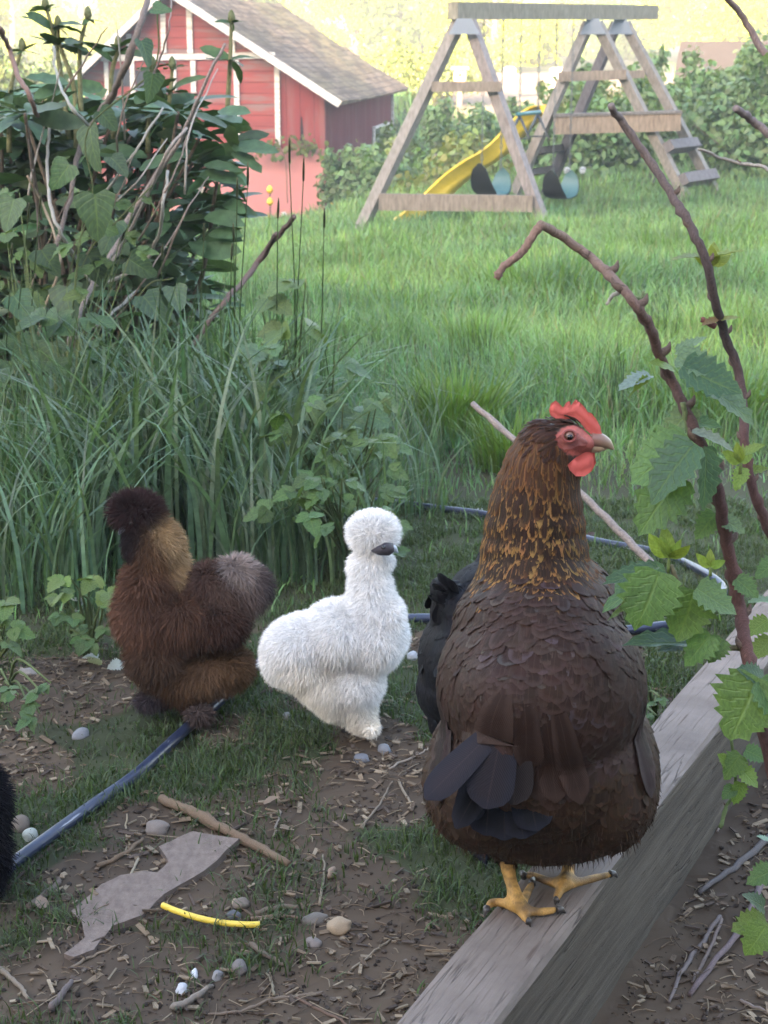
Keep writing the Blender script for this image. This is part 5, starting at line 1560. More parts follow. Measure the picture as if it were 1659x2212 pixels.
bush_spots = [  # u, v of centre, Y, rx, ry, rz, count, label
    (1570, 255, 24.5, 1.2, 1.0, .72, 5200, "bramble mound highest on the right-hand bank, below the shed roof"),
    (1665, 280, 22.0, 1.0, .9, .85, 4200, "bramble mound at the right edge beside the ladder rungs"),
    (1430, 300, 23.5, 1.2, .9, .75, 4600, "bramble mound behind the ladder end of the platform"),
    (1330, 330, 22.5, 1.0, .8, .65, 3600, "bramble mound under the platform rim, left of the far legs"),
    (1240, 360, 22.0, .9, .7, .60, 3200, "bramble mound behind the right belt swing"),
    (1310, 235, 31, 1.5, .9, .50, 3600, "pale bramble mound below the far frame's upper crossbar"),
    (1130, 345, 27, 1.3, 1.0, .62, 3800, "bramble mound behind the trapeze and slide top"),
    (1020, 340, 28, 1.1, 1.0, .70, 4200, "bramble mound between the slide and the barn, farther one"),
    (905, 375, 27, .75, .8, .55, 3600, "dark bramble mound behind the near left leg"),
    (965, 395, 22.5, .9, .7, .50, 3000, "mound coloured a sunlit yellow-green, just left of the slide"),
    (772, 408, 26.6, .5, .5, .50, 3000, "leafy bramble growing against the barn's dark side wall"),
    (850, 420, 24, .6, .6, .45, 2200, "low bramble under the near left leg"),
    (930, 165, 44, 1.3, 1.0, .60, 2600, "sunlit yellow-green bush beyond the barn's right end"),
    (870, 150, 50, 1.6, 1.0, .8, 2600, "sunlit bush behind the barn roof's right corner"),
    (1040, 130, 60, 1.6, 1.0, .7, 2400, "sunlit bush behind the nest box"),
    (1610, 190, 33, 1.3, 1.0, .45, 2600, "bramble mound farthest back at the right, beside the shed")]
for k, (u, v, Y_, rx, ry, rz, K, lb) in enumerate(bush_spots):
    colr = BG if k not in (9, 5, 12, 13, 14) else (.20, .235, .06)  # yellower leaves; on the mound by the slide the colour stands in for sunlight
    if k in (8,): colr = (.075, .12, .035)
    bush("bramble_bush", lb, "bramble", at(u, v, Y_), (rx, ry, rz), K, .115, colr, "bramble bushes round the swing set", 5, k * 3)

# vine leaves creeping over the barn wall
for (u, v, k, lb) in ((575, 322, 60, "small leafy vine creeping on the barn trim, left of the wall gap"), (655, 318, 70, "leafy vine creeping over the lower panel's edge near the barn corner")):
    mb = MB(); c = at(u, v, 28.85)
    P = c + np.stack([rng.normal(0, .17, k), rng.uniform(-.06, .02, k), rng.normal(0, .09, k)], 1)
    scatter(mb, 'ovate', P, norm(rdir(k) + [0, 0, -.5]), norm(rdir(k) * .6 + [0, -1, .3]), rng.uniform(.06, .11, k), vary((.11, .15, .035), k))
    root = thing("vine", lb, "vine", c)
    mb.build("foliage", M['leaf'], root)
    mb = MB(); mb.tube([c + [-.3, -.03, -.1], c + [0, -.04, .03], c + [.3, -.03, -.08], c + [.35, -.03, -.9]], .008, 5, (.14, .12, .06), 4); mb.build("stem", M['bark'], root)

def tree(label, x, y, h, rad, col, K, group, kindname="leafy_tree"):
    reseed(abs(x) * 1000 + y * 10)
    z0 = float(ground_z(x, y))
    root = thing(kindname, label, "tree", (x, y, z0), group)
    mb = MB()
    top = np.array([x + rng.normal(0, .3), y, z0 + h * .8])
    mb.tube([(x, y, z0 - .2), (x + .1, y, z0 + h * .3), top], [.05 * rad + .05, .035 * rad + .04, .03], 8, (.14, .11, .085), 5)
    for q in range(7):
        a, t = rng.uniform(0, 6.28), rng.uniform(.15, .7)
        b = np.array([x, y, z0 + h * t]); e = b + np.array([math.cos(a) * rad * .8, math.sin(a) * rad * .8, h * .16])
        mb.tube([b, (b + e) / 2 + [0, 0, .15], e], [.05, .035, .015], 5, (.14, .11, .085), 3)
    mb.build("trunk", M['bark'], root)
    mb = MB()
    for q in range(11):
        t = rng.uniform(.03, .95) if q > 4 else rng.uniform(.05, .35)
        a = rng.uniform(0, 6.28)
        c = np.array([x + math.cos(a) * rad * .55, y + math.sin(a) * rad * .5, z0 + h * t])
        rr = rad * rng.uniform(.38, .62) * (1 - .3 * t)
        k = K // 11
        leaf_cloud(mb, c, (rr, rr, rr * .85), k, .30, vary(np.asarray(col) * rng.uniform(.75, 1.2), k, .3, .15), 'simple', .3, seed=q + x)
    mb.build("crown", M['far_leaf'], root)
YT = (.32, .36, .012); YG = (.12, .20, .022)
tlabels = ["yellow-green spring tree at the far left edge", "sunlit yellow tree left of the barn", "bushy yellow tree behind the barn's left slope", "pale yellow tree just right of the barn roof", "golden green tree over the nest box",
           "airy yellow tree behind the near swing frame", "bright yellow tree behind the trapeze chains", "tall yellow-green tree behind the right belt swing", "broad yellow tree between the two far frames", "yellow tree right of the far frame's apex",
           "rounded yellow tree left of the shed", "yellow-green tree rising over the shed", "sunlit tree at the far right edge", "deep green tree behind the right bank, half hidden"]
for k, lb in enumerate(tlabels):
    u = -120 + k * 148
    Y_ = 74 + 9 * ((k * 7) % 4)
    x = (u - 829.5) / FPX * Y_ * .9636
    tree(lb, x, Y_, rng.uniform(7.5, 11), rng.uniform(2.6, 3.6), YT if k % 3 != 1 else YG, 8200, "sunlit trees beyond the barn")
for k in range(9):    # second row fills the gaps
    u = -180 + k * 250
    Y_ = 112
    tree("hazy yellow tree in the farthest row, " + ["beyond the left edge", "behind the tall buds at the left", "behind the barn's gable peak", "behind the middle of the barn roof", "behind the barn's right eave", "between barn and near swing frame", "behind the far swing frames", "behind the small shed", "beyond the right edge"][k], (u - 829.5) / FPX * Y_ * .9636, Y_, rng.uniform(11, 14), 5.0, (.31, .35, .014), 6500, "sunlit trees in the farthest row")
for (u, v, Y_, r_, cc, lb) in ((70, 215, 40, (1.3, 1, 1.0), (.075, .10, .035), "grey-green shrub at the left edge behind the rhododendron"), (180, 240, 36, (.8, .7, .7), (.08, .11, .035), "low green shrub at the barn's left corner"), (-60, 240, 38, (1.2, 1, 1.0), (.085, .11, .03), "green shrub cut by the left edge beyond the rhododendron")):
    bush("shrub", lb, "shrub", at(u, v, Y_), r_, 3600, .14, cc, "shrubs left of the barn", 5, 50 + u)

# ================================================================ LEFT-HAND THICKET
def rhododendron():
    reseed(77)
    Yr = 4.3
    root = thing("rhododendron", "dark leafy rhododendron filling the left edge, its upper shoots against the barn", "shrub", onground(-.85, Yr))
    fo, st = MB(), MB()
    GRN = (.056, .104, .050)
    whorls = []
    # crown of whorls through the bush volume
    for _ in range(170):
        u, v = rng.uniform(-160, 520), rng.uniform(190, 760)
        if (u / 520) ** 2 * .8 + ((470 - v) / 330) ** 2 > 1.05 and v < 470: continue
        if u > 470 - max(0, (v - 560)) * .3: continue
        whorls.append((u, v, Yr + rng.normal(.05, .22)))
    for _ in range(130): whorls.append((rng.uniform(-160, 430), rng.uniform(520, 930), Yr + rng.normal(.0, .18)))
    for _ in range(60): whorls.append((rng.uniform(-120, 400), rng.uniform(230, 520), Yr + rng.normal(.15, .15)))
    whorls += [(495, 315, 4.0), (470, 385, 4.0), (430, 300, 4.05), (455, 250, 4.1), (480, 440, 4.05), (330, 250, 4.1), (130, 190, 4.2), (110, 240, 4.2), (30, 270, 4.2), (250, 230, 4.15), (420, 520, 4.0), (400, 590, 4.0), (370, 480, 4.0)]
    for (u, v, Y_) in whorls:
        c = at(u, v, Y_)
        k = rng.integers(6, 10)
        a = rng.uniform(0, 6.28) + np.arange(k) * 6.283 / k + rng.normal(0, .2, k)
        el = rng.normal(.05, .25, k)
        D = np.stack([np.cos(a) * np.cos(el), np.sin(a) * np.cos(el), np.sin(el)], 1)
        scatter(fo, 'rhodo', c + D * .012, D, norm(np.array([0, 0, 1.]) + rng.normal(0, .45, (k, 3))), rng.uniform(.06, .13, k), vary(GRN, k, .3, .15) * (1.5 if rng.uniform() < .2 else 1), rng.uniform(.9, 1.25, k))
        b = np.array([-.85 + rng.normal(0, .12), Yr + rng.normal(0, .1), -.1])
        if rng.uniform() < .45: st.tube([b, (b + c) / 2 + [rng.normal(0, .05), 0, .02], c], [.010, .007, .004], 5, (.13, .10, .075), 4)
    # long leaves sticking out to the right, as in the photo
    for (u0, v0, u1, v1) in ((500, 318, 598, 312), (500, 330, 568, 348), (440, 355, 520, 362), (430, 375, 525, 385), (470, 240, 540, 238), (450, 505, 520, 500), (420, 540, 520, 548), (440, 470, 520, 462), (300, 365, 390, 330), (150, 180, 55, 160), (140, 185, 70, 205)):
        p, q = at(u0, v0, 3.95), at(u1, v1, 3.9); L = np.linalg.norm(q - p)
        scatter(fo, 'rhodo', [p], [(q - p) / L], [[rng.normal(0, .1), -.55, .8]], [L], [np.array(GRN) * 1.25], [1.25])
    # tall shoots with buds
    for pts in ([(150, 300), (130, 150), (112, 60), (98, 12)], [(20, 330), (22, 200), (48, 100)], [(165, 320), (160, 190), (130, 100), (125, 52)], [(180, 330), (172, 160), (175, 90), (190, 32)], [(245, 300), (240, 170), (255, 110), (255, 95)], [(320, 330), (320, 200), (330, 140)], [(490, 260), (497, 130), (500, 40)], [(350, 330), (368, 200), (372, 140)]):
        P = [at(u, v, 4.1) for u, v in pts]
        st.tube(P, [.007, .006, .005, .004], 6, (.17, .17, .085), 5)
        e = P[-1]
        st.tube([e + [0, 0, -.012], e, e + [0, 0, .012], e + [0, 0, .02]], [.005, .0095, .007, .002], 8, (.13, .145, .07), 3)
        k = 5; a = rng.uniform(0, 6.28) + np.arange(k) * 1.2566
        D = np.stack([np.cos(a), np.sin(a), rng.normal(.1, .2, k)], 1)
        for q, sz in ((e + [0, 0, -.01], .04), (P[-2], .085)):
            scatter(fo, 'rhodo', np.repeat(q[None], k, 0), norm(D + rng.normal(0, .2, (k, 3))), norm(np.array([0, 0, 1.]) + rng.normal(0, .3, (k, 3))), rng.uniform(.7, 1.2, k) * sz, vary((.045, .085, .03), k, .3))
    fo.build("foliage", M['gloss_leaf'], root)
    st.build("stem", M['bark'], root)
rhododendron()

def dead_canes():
    reseed(79)
    PALE, BRN = (.34, .32, .28), (.165, .135, .118)
    canes = [([(322, -10), (300, 60), (268, 150), (238, 212), (205, 262), (170, 330), (150, 430), (110, 560)], [.008, .009, .0085, .007, .006], BRN, "thick brown bramble cane rising to the top edge before the barn's gable"),
             ([(107, 268), (103, 350), (108, 440), (132, 505), (170, 570), (197, 612)], [.004, .005, .005], PALE, "pale dead cane standing in the rhododendron, leftmost of the pale ones"),
             ([(485, 95), (432, 205), (388, 305), (330, 390), (275, 475), (240, 550), (200, 615), (165, 700), (125, 810)], [.004, .006, .008, .008, .007], (.30, .25, .23), "long grey dead cane slanting across the rhododendron to its upper right"),
             ([(352, 232), (300, 315), (268, 360), (225, 418)], [.003, .004], PALE, "thin pale twig crossing above the heart-shaped leaf"),
             ([(402, 275), (360, 330), (330, 400), (295, 470), (255, 545), (215, 600)], [.004, .005], (.33, .29, .26), "grey dead cane close above the long slanting one"),
             ([(362, 370), (352, 440), (345, 500), (318, 560), (280, 590), (206, 618)], [.004, .005, .005], PALE, "pale cane bending back left under the rhododendron leaves"),
             ([(298, 625), (250, 670), (220, 695), (165, 730)], [.004, .005], PALE, "short pale cane low in the thicket"),
             ([(115, 100), (122, 160), (150, 225), (196, 276)], [.0035, .0045], (.33, .33, .29), "thin grey twig hanging left of the barn's eave"),
             ([(0, 60), (20, 105), (38, 160), (62, 205), (80, 250)], [.006, .007, .006], (.20, .125, .10), "reddish thorny cane at the left edge near the top"),
             ([(636, 468), (600, 510), (560, 560), (525, 610), (485, 650), (400, 770)], [.007, .008, .007], (.15, .105, .095), "dark forked stick leaning out over the tall grass to the right"),
             ([(596, 505), (575, 545), (545, 582)], [.007, .006], (.13, .09, .085), "short dark stub of stick beside the forked one"),
             ([(370, -5), (365, 60), (342, 140), (330, 210)], [.002, .003], (.28, .22, .2), "fine twig before the barn's white gable trim"),
             ([(60, 380), (95, 450), (130, 560), (90, 690), (60, 830)], [.003, .004], (.30, .24, .17), "thin tan stalk deep in the left thicket")]
    finer = [(110, 240, 230, 60), (60, 420, 130, 150), (250, 380, 330, 90), (300, 520, 420, 250), (180, 560, 290, 330), (340, 600, 450, 380), (40, 700, 160, 400), (240, 700, 390, 480), (400, 420, 470, 150), (90, 600, 60, 300), (270, 300, 250, 40), (200, 480, 360, 300)]
    where_ = ["beside the tallest bud", "under the left buds", "before the gable's centre trim", "low before the red panel", "amid the heart-shaped leaves", "by the shrub's right-hand leaves", "low by the left edge", "above the tall grass's middle", "before the barn's right trim board", "left of the pale leftmost cane", "reaching the top edge over the bush", "crossing the long grey cane"]
    for (u0, v0, u1, v1), wz in zip(finer, where_):
        mid = ((u0 + u1) / 2 + rng.normal(0, 14), (v0 + v1) / 2 + rng.normal(0, 14))
        canes.append(([(u0, v0), mid, (u1, v1)], [.0032, .0016], (.38, .34, .30) if rng.uniform() < .6 else (.22, .17, .14), "hair-thin bare twig " + wz))
    for pts, rad, col, lb in canes:
        mb = MB(); mb.tube([at(u, v, 3.75 + .12 * math.sin(k * 1.3 + u * .01)) for k, (u, v) in enumerate(pts)], [r_ * .82 for r_ in rad], 7, col, 5, .0012, True, .3)
        tag(mb.build("dead_cane", M['bark']), lb, "dead cane")
dead_canes()

def bindweed():
    reseed(80)
    root = thing("bindweed", "climbing bindweed with heart-shaped leaves twining through the left thicket", "climbing plant", onground(-.6, 3.6))
    mb, st = MB(), MB()
    G = (.05, .095, .050)
    for (u, v, sz, du, dv) in ((195, 275, 78, .1, 1), (205, 420, 82, .1, 1), (145, 620, 75, .0, 1), (305, 88, 48, .3, .8), (330, 160, 52, .1, .5), (330, 18, 36, 1, .4), (190, 550, 62, .4, .8), (250, 480, 64, -.3, 1), (60, 880, 70, .2, 1), (185, 920, 66, 0, 1), (30, 640, 60, .4, .7),
                               (110, 740, 60, -.2, 1), (310, 640, 62, .5, .8), (215, 240, 45, .5, .5), (90, 540, 56, .3, 1), (150, 355, 56, -.5, .8), (280, 560, 55, .7, .6), (30, 430, 60, -.2, 1), (20, 780, 60, .2, 1), (375, 620, 50, .4, .9), (240, 340, 46, .6, .7)):
        Y_ = 3.55 + rng.normal(0, .08)
        s_ = depth_at(u, v, Y_) / FPX
        D = norm(RIGHT * du - UP * dv + rng.normal(0, .15, 3))
        scatter(mb, 'heart', [at(u, v, Y_)], [D], [norm(-FWD + rng.normal(0, .3, 3) + UP * .35)], [sz * s_ * 1.25], vary(G, 1, .25), [1.0])
    for pts in ([(150, 900), (145, 620), (200, 430), (190, 280), (330, 150), (340, 20)], [(60, 1000), (60, 880), (110, 740), (190, 550), (250, 480), (330, 400)], [(190, 1000), (185, 900), (300, 640), (375, 600)]):
        st.tube([at(u, v, 3.58) for u, v in pts], .0018, 5, (.09, .11, .045), 6)
    mb.build("foliage", M['leaf_vein'], root); st.build("stem", M['bark'], root)
bindweed()

def tall_grass():
    reseed(78)
    mb = MB()
    def clump(K, ux, vx, h0, h1, lean0, lean1, w0, w1, col, bias=None):
        u, v = rng.uniform(*ux, K), rng.uniform(*vx, K)
        P = np.array([gpt(a, b, -.005) for a, b in zip(u, v)])
        az = rng.uniform(0, 6.283, K) if bias is None else rng.normal(bias[0], bias[1], K)
        blades5(mb, P, rng.uniform(h0, h1, K), rng.uniform(w0, w1, K), rng.uniform(lean0, lean1, K), vary(col, K, .28, .12), az)
    def blades5(mb, P, H, W, lean, col, az):
        K = len(P); d = np.stack([np.cos(az), np.sin(az), 0 * az], 1)
        fa = az + np.pi / 2 + rng.normal(0, .7, K); s = np.stack([np.cos(fa), np.sin(fa), 0 * az], 1)
        out, c = [], P.copy()
        nl = 8
        for q in range(nl):
            t = q / (nl - 1)
            wt = (1 - t ** 2.2) * .96 + .04
            out += [c - s * (W * wt / 2)[:, None], c + s * (W * wt / 2)[:, None]]
            ang = lean * (t ** 1.3) * 1.25
            c = c + (np.array([0, 0, 1.]) * np.cos(ang)[:, None] + d * np.sin(ang)[:, None]) * (H / (nl - 1))[:, None]
        V = np.stack(out, 1).reshape(-1, 3)
        b = (np.arange(K) * 2 * nl)[:, None]
        mb.add(V, np.concatenate([b + np.array([2 * q, 2 * q + 1, 2 * q + 3, 2 * q + 2]) for q in range(nl - 1)]), np.repeat(col, 2 * nl, 0))
    G1, G2 = (.046, .094, .042), (.085, .150, .088)
    clump(560, (110, 600), (1020, 1200), .18, .54, .15, 1.25, .006, .0125, G1)
    clump(500, (-80, 260), (1020, 1250), .22, .42, .1, .9, .004, .009, G1)
    clump(430, (110, 660), (1060, 1260), .30, .60, .8, 1.9, .006, .0125, G2)
    clump(240, (480, 840), (1170, 1270), .16, .34, .6, 1.7, .0035, .007, G2)
    clump(220, (380, 720), (930, 1060), .25, .5, .05, .6, .0035, .007, G1)
    clump(220, (740, 960), (960, 1130), .12, .28, .3, 1.2, .003, .006, G2)
    clump(240, (-80, 230), (1180, 1330), .18, .40, .6, 1.8, .004, .008, G2)
    # thin seed stalks
    for (u0, v0, u1, v1) in ((505, 900, 512, 430), (520, 880, 505, 520), (620, 700, 625, 350), (640, 690, 655, 390), (690, 640, 700, 490), (530, 760, 535, 398), (480, 800, 500, 560), (20, 900, 60, 480), (40, 880, 85, 460), (10, 1000, 25, 560), (580, 760, 600, 470), (330, 900, 350, 560), (430, 850, 440, 520)):
        a, e = gpt(u0, max(v0, 1000), 0), at(u1, v1, 3.2)
        mb.tube([a, (a + e) / 2 + [rng.normal(0, .01), 0, 0], e], [.0018, .0015, .001], 5, (.075, .115, .045), 4)
        mb.tube([e, e + (e - a) * .06], [.0022, .003, .001], 5, (.11, .12, .07), 3)
    tag(mb.build("tall_grass", M['grass']), "tall arching grass behind the two fluffy chickens", "grass", kind="stuff")
tall_grass()

# ---- toothed-leaf plants (raspberry suckers, weeds)
def compound(mb, p, d, up_, L, col, n=3, kind='toothed'):
    """a raspberry leaf: terminal leaflet plus side pairs"""
    d, up_ = norm(d), norm(up_)
    s = norm(np.cross(d, up_))
    k = 1 + (n - 1)
    P, D, U_, S_ = [p + d * L * .45], [d + np.array([0, 0, -.25])], [up_], [L * .75]
    for sg in (-1, 1):
        P.append(p + d * L * .35); D.append(d * .45 + s * sg); U_.append(up_ + s * sg * -.2); S_.append(L * .58)
        if n > 3: P.append(p + d * L * .1); D.append(d * .2 + s * sg); U_.append(up_); S_.append(L * .5)
    K = len(P)
    scatter(mb, kind, P, norm(np.array(D) + rng.normal(0, .1, (K, 3))), norm(np.array(U_) + rng.normal(0, .18, (K, 3))), S_, vary(col, K, .18, .08), rng.uniform(.9, 1.15, K))
def weed(name, label, cat, base, spots, col, stemc=(.10, .13, .05), group=None, n=3, yaw=None, mat='leaf_vein'):
    root = thing(name, label, cat, base, group)
    mb, st = MB(), MB()
    reseed(len(label) * 31 + len(spots))
    for (u, v, Y_, px) in spots:
        c = at(u, v, Y_); s_ = depth_at(u, v, Y_) / FPX
        a = rng.uniform(0, 6.28)
        d = np.array([math.cos(a), math.sin(a) * .6 - .3, rng.uniform(-.45, .1)])
        compound(mb, c, d, np.array([0, -.35, 1.]) + rng.normal(0, .15, 3), px * s_, col, n)
        m_ = (np.asarray(base) + c) / 2 + rng.normal(0, .01, 3)
        st.tube([np.asarray(base), m_ + [0, 0, .02], c], [.0028, .002, .0012], 5, stemc, 4)
    mb.build("foliage", M[mat], root); st.build("stem", M['bark'], root)
LG, MG, DG = (.105, .165, .035), (.062, .120, .035), (.036, .078, .030)
def spots_in(k, u0, u1, v0, v1, Y0_, Y1_, p0, p1):
    return [(rng.uniform(u0, u1), rng.uniform(v0, v1), rng.uniform(Y0_, Y1_), rng.uniform(p0, p1)) for _ in range(k)]
weed("raspberry_sucker", "yellow-green raspberry sucker left of the brown bird's breast", "raspberry plant", gpt(200, 1400), [(150, 1245, 2.38, 62), (205, 1240, 2.4, 60), (225, 1275, 2.36, 70), (170, 1280, 2.36, 60), (130, 1285, 2.4, 52), (215, 1310, 2.35, 60), (190, 1250, 2.42, 55)], LG)
weed("raspberry_sucker", "darker raspberry sucker under the yellow-green one, by the brown bird", "raspberry plant", gpt(185, 1420), [(150, 1330, 2.36, 50), (175, 1370, 2.35, 48), (215, 1385, 2.33, 46), (130, 1320, 2.4, 44), (200, 1355, 2.36, 44), (232, 1350, 2.35, 40)], MG)
weed("raspberry_sucker", "raspberry sucker cut by the left edge beside the silkie's turf", "raspberry plant", gpt(-15, 1440), [(15, 1290, 2.2, 70), (40, 1320, 2.2, 66), (10, 1350, 2.15, 60), (45, 1360, 2.2, 56), (-20, 1310, 2.2, 60), (5, 1385, 2.15, 50)], (.078, .135, .035))
weed("raspberry_sucker", "low raspberry sucker on the soil at the left, above the grey stone", "raspberry plant", gpt(20, 1480), [(95, 1500, 2.0, 56), (85, 1540, 1.98, 56), (60, 1520, 2.0, 44), (20, 1480, 2.05, 50), (110, 1475, 2.03, 40), (40, 1500, 2.0, 40)], MG)
weed("leafy_weed", "pale-leaved weed with drooping jagged leaves above the white chicken's crest", "weed", gpt(740, 1150), spots_in(30, 600, 830, 860, 1110, 2.75, 3.1, 50, 85), (.072, .132, .042), n=3)
weed("leafy_weed", "broad-leaved green weed between tall grass and open meadow", "weed", gpt(690, 1080), spots_in(22, 560, 780, 740, 960, 3.05, 3.4, 65, 105), (.064, .122, .056), n=3)
weed("leafy_weed", "dark green weed beside the white chicken's neck", "weed", gpt(760, 1230), spots_in(26, 640, 860, 1020, 1210, 2.5, 2.8, 45, 70), (.060, .118, .036), n=3)
weed("leafy_weed", "tall thin weed with big pale lobed leaves above the tall grass", "weed", gpt(640, 1020), [(660, 610, 3.5, 85), (560, 640, 3.5, 80), (620, 700, 3.5, 95), (600, 640, 3.55, 70), (650, 690, 3.5, 80)], (.105, .160, .065), n=3)
weed("leafy_weed", "leafy weed deep in the left thicket below the pale canes", "weed", gpt(150, 1150), spots_in(26, -40, 330, 640, 1000, 3.2, 3.6, 60, 95), (.040, .082, .030), n=3)
weed("leafy_weed", "weed with small bright leaves among the rhododendron's lower branches", "weed", gpt(100, 1100), spots_in(22, -20, 300, 400, 640, 3.5, 3.8, 45, 75), (.085, .140, .040), n=3)
weed("leafy_weed", "small green weed in the turf right of the black hen, by the beam", "weed", gpt(1415, 1545), [(1412, 1525, 1.95, 34), (1425, 1505, 1.97, 30), (1418, 1545, 1.93, 28)], (.06, .12, .03))

# ================================================================ RASPBERRY CANES, RIGHT
def raspberry_cane(name, label, pts, rad, Y_, leaves, col, upright=(), extra_stems=(), group="raspberry canes on the right"):
    base = at(*pts[-1], Y_)
    reseed(len(label) * 13 + 5)
    root = thing(name, label, "raspberry cane", base, group)
    st = MB()
    st.tube([at(u, v, Y_ + dy) for u, v, dy in [(p[0], p[1], .02 * math.sin(k)) for k, p in enumerate(pts)]], rad, 9, col, 6, .0005, True, .2)
    for k in range(2, len(pts) - 1):          # buds and scars at the nodes
        q = at(pts[k][0], pts[k][1], Y_ + .02 * math.sin(k)); sgn = 1 if k % 2 else -1
        st.tube([q, q + (RIGHT * sgn * 1.1 + UP * .7) * rad[-1], q + (RIGHT * sgn * 1.4 + UP * 1.7) * rad[-1]], [rad[-1] * .7, rad[-1] * .5, .0005], 6, (.13, .09, .07), 3)
    for e in extra_stems: st.tube([at(u, v, Y_) for u, v in e[0]], e[1], 7, e[2], 5, .0003, True, .25)
    fo = MB()
    def one(u0, v0, u1, v1, wid, nd, colr, dy=0.0):
        p, q = at(u0, v0, Y_ + dy), at(u1, v1, Y_ + dy - .01); L = np.linalg.norm(q - p)
        nd = np.asarray(nd, float)
        n_ = norm(-FWD * nd[2] + RIGHT * nd[0] + UP * nd[1])
        scatter(fo, 'toothed', [p], [(q - p) / L], [n_], [L], vary(colr, 1, .1, .05), [wid])
    for lf in leaves: one(*lf)
    for (u, v, h, k) in upright:
        c = at(u, v, Y_); s_ = depth_at(u, v, Y_) / FPX
        a = np.linspace(-.9, .9, k) + rng.normal(0, .1, k)
        D = np.stack([np.sin(a), rng.normal(-.1, .25, k), np.cos(a)], 1)
        scatter(fo, 'lance', np.repeat(c[None], k, 0), norm(D), norm(np.array([0, -1., .25]) + rng.normal(0, .25, (k, 3))), h * s_ * rng.uniform(.7, 1.1, k), vary((.17, .24, .05), k, .15), rng.uniform(1.4, 2.0, k))
        st.tube([c + [0, 0, -h * s_ * .5], c], [.0016, .0012], 5, (.14, .19, .06), 3)
    st.build("stem", M['bark'], root)
    if fo.n: fo.build("foliage", M['leaf_vein'], root)
LF, LP, LD, LY = (.075, .150, .045), (.105, .17, .085), (.040, .088, .040), (.12, .19, .04)
RC = np.array([(.25, .175, .135), (.20, .135, .110), (.125, .075, .064), (.082, .048, .043), (.115, .060, .054), (.125, .064, .056), (.10, .055, .048)])
main = [(1165, 482), (1215, 512), (1272, 552), (1312, 590), (1345, 625), (1375, 662), (1402, 700), (1425, 765), (1450, 820), (1478, 880), (1510, 950), (1540, 1020), (1556, 1090), (1570, 1170), (1588, 1255), (1600, 1330), (1612, 1400), (1628, 1480), (1650, 1580), (1690, 1760), (1740, 2050)]
raspberry_cane("raspberry_cane", "thick reddish raspberry cane rising on the right, forked at its top, fresh leaves along it", main, [.0034, .0037, .0041, .0049, .0054, .0058], 1.28,
    [  # u0 v0 -> u1 v1, width, normal(right, up, toward camera), colour, dy
     (1405, 812, 1332, 832, .75, (0, 1, .5), (.16, .24, .21), -.02), (1400, 822, 1345, 850, .8, (0, .7, -.5), LY, -.02),
     (1462, 772, 1560, 800, 1.0, (.0, .6, .8), LP, -.01), (1475, 790, 1595, 860, .95, (.1, .5, .8), LD, -.02), (1460, 760, 1530, 735, .8, (0, .8, .7), LP, .01), (1520, 830, 1640, 905, .8, (.1, .8, .5), LP, -.01),
     (1490, 950, 1362, 1040, 1.05, (-.2, .6, .75), LF, -.02), (1500, 960, 1395, 1080, .9, (-.1, .7, .6), LD, -.04), (1525, 965, 1525, 1105, .55, (.6, .1, .7), LD, -.03), (1495, 935, 1590, 958, .55, (0, .9, .4), (.17, .22, .17), -.02),
     (1470, 1030, 1370, 1150, .95, (-.1, .4, .9), LF, .01), (1480, 1010, 1420, 1060, .7, (0, .8, .5), LP, .01),
     (1440, 1240, 1292, 1290, .78, (-.1, .8, .55), (.06, .13, .045), .0), (1420, 1225, 1300, 1262, .55, (0, .9, .3), LD, -.01), (1425, 1235, 1378, 1368, 1.12, (-.15, .35, .9), (.085, .165, .045), -.03), (1400, 1240, 1310, 1340, .35, (.8, .2, .5), (.10, .15, .09), -.02),
     (1500, 1275, 1470, 1390, 1.15, (.1, .35, .9), (.075, .15, .040), -.02), (1505, 1270, 1590, 1330, 1.15, (.2, .6, .7), (.085, .16, .045), -.03), (1470, 1280, 1440, 1262, .7, (0, .7, .7), LF, .0),
     (1540, 1395, 1350, 1372, .5, (0, .9, .35), LD, .0), (1535, 1370, 1480, 1435, 1.0, (0, .3, .9), LF, -.02), (1560, 1380, 1530, 1430, 1.1, (.1, .35, .9), (.08, .15, .04), -.01), (1500, 1380, 1420, 1405, .9, (-.2, .7, .6), LD, .01),
     (1500, 880, 1440, 935, 1.0, (-.1, .5, .8), LP, .01), (1480, 905, 1560, 925, .8, (.1, .7, .6), LF, .01), (1545, 1110, 1500, 1165, .9, (-.1, .4, .9), LF, .01), (1560, 1120, 1610, 1150, .9, (.1, .5, .9), LP, 0), (1455, 800, 1400, 780, .8, (0, .8, .5), LY, .01), (1590, 1250, 1640, 1290, 1.0, (.1, .5, .9), LF, .01),
     (1640, 1465, 1575, 1600, 1.30, (-.15, .25, .95), (.085, .165, .045), -.05), (1640, 1470, 1700, 1560, 1.1, (.3, .4, .9), LF, -.05), (1650, 1470, 1600, 1440, .9, (0, .7, .7), LD, -.04)],
    RC, [(1445, 1205, 66, 5), (1600, 1000, 50, 4), (1535, 1225, 40, 3)],
    [([(1168, 484), (1148, 512), (1132, 540), (1105, 562), (1085, 578), (1072, 602)], [.0034, .0032, .0030, .0026], (.26, .165, .13)), ([(1345, 628), (1322, 640), (1312, 660)], [.002, .0012], (.34, .32, .27)), ([(1352, 640), (1385, 645), (1390, 630)], [.002, .0012], (.16, .2, .1)),
     ([(1600, 1400), (1560, 1395), (1520, 1385), (1480, 1300), (1450, 1220)], [.0026, .002, .0015], (.13, .12, .07)), ([(1475, 870), (1485, 920), (1492, 965), (1480, 1020)], [.0022, .0014], (.15, .19, .09))])
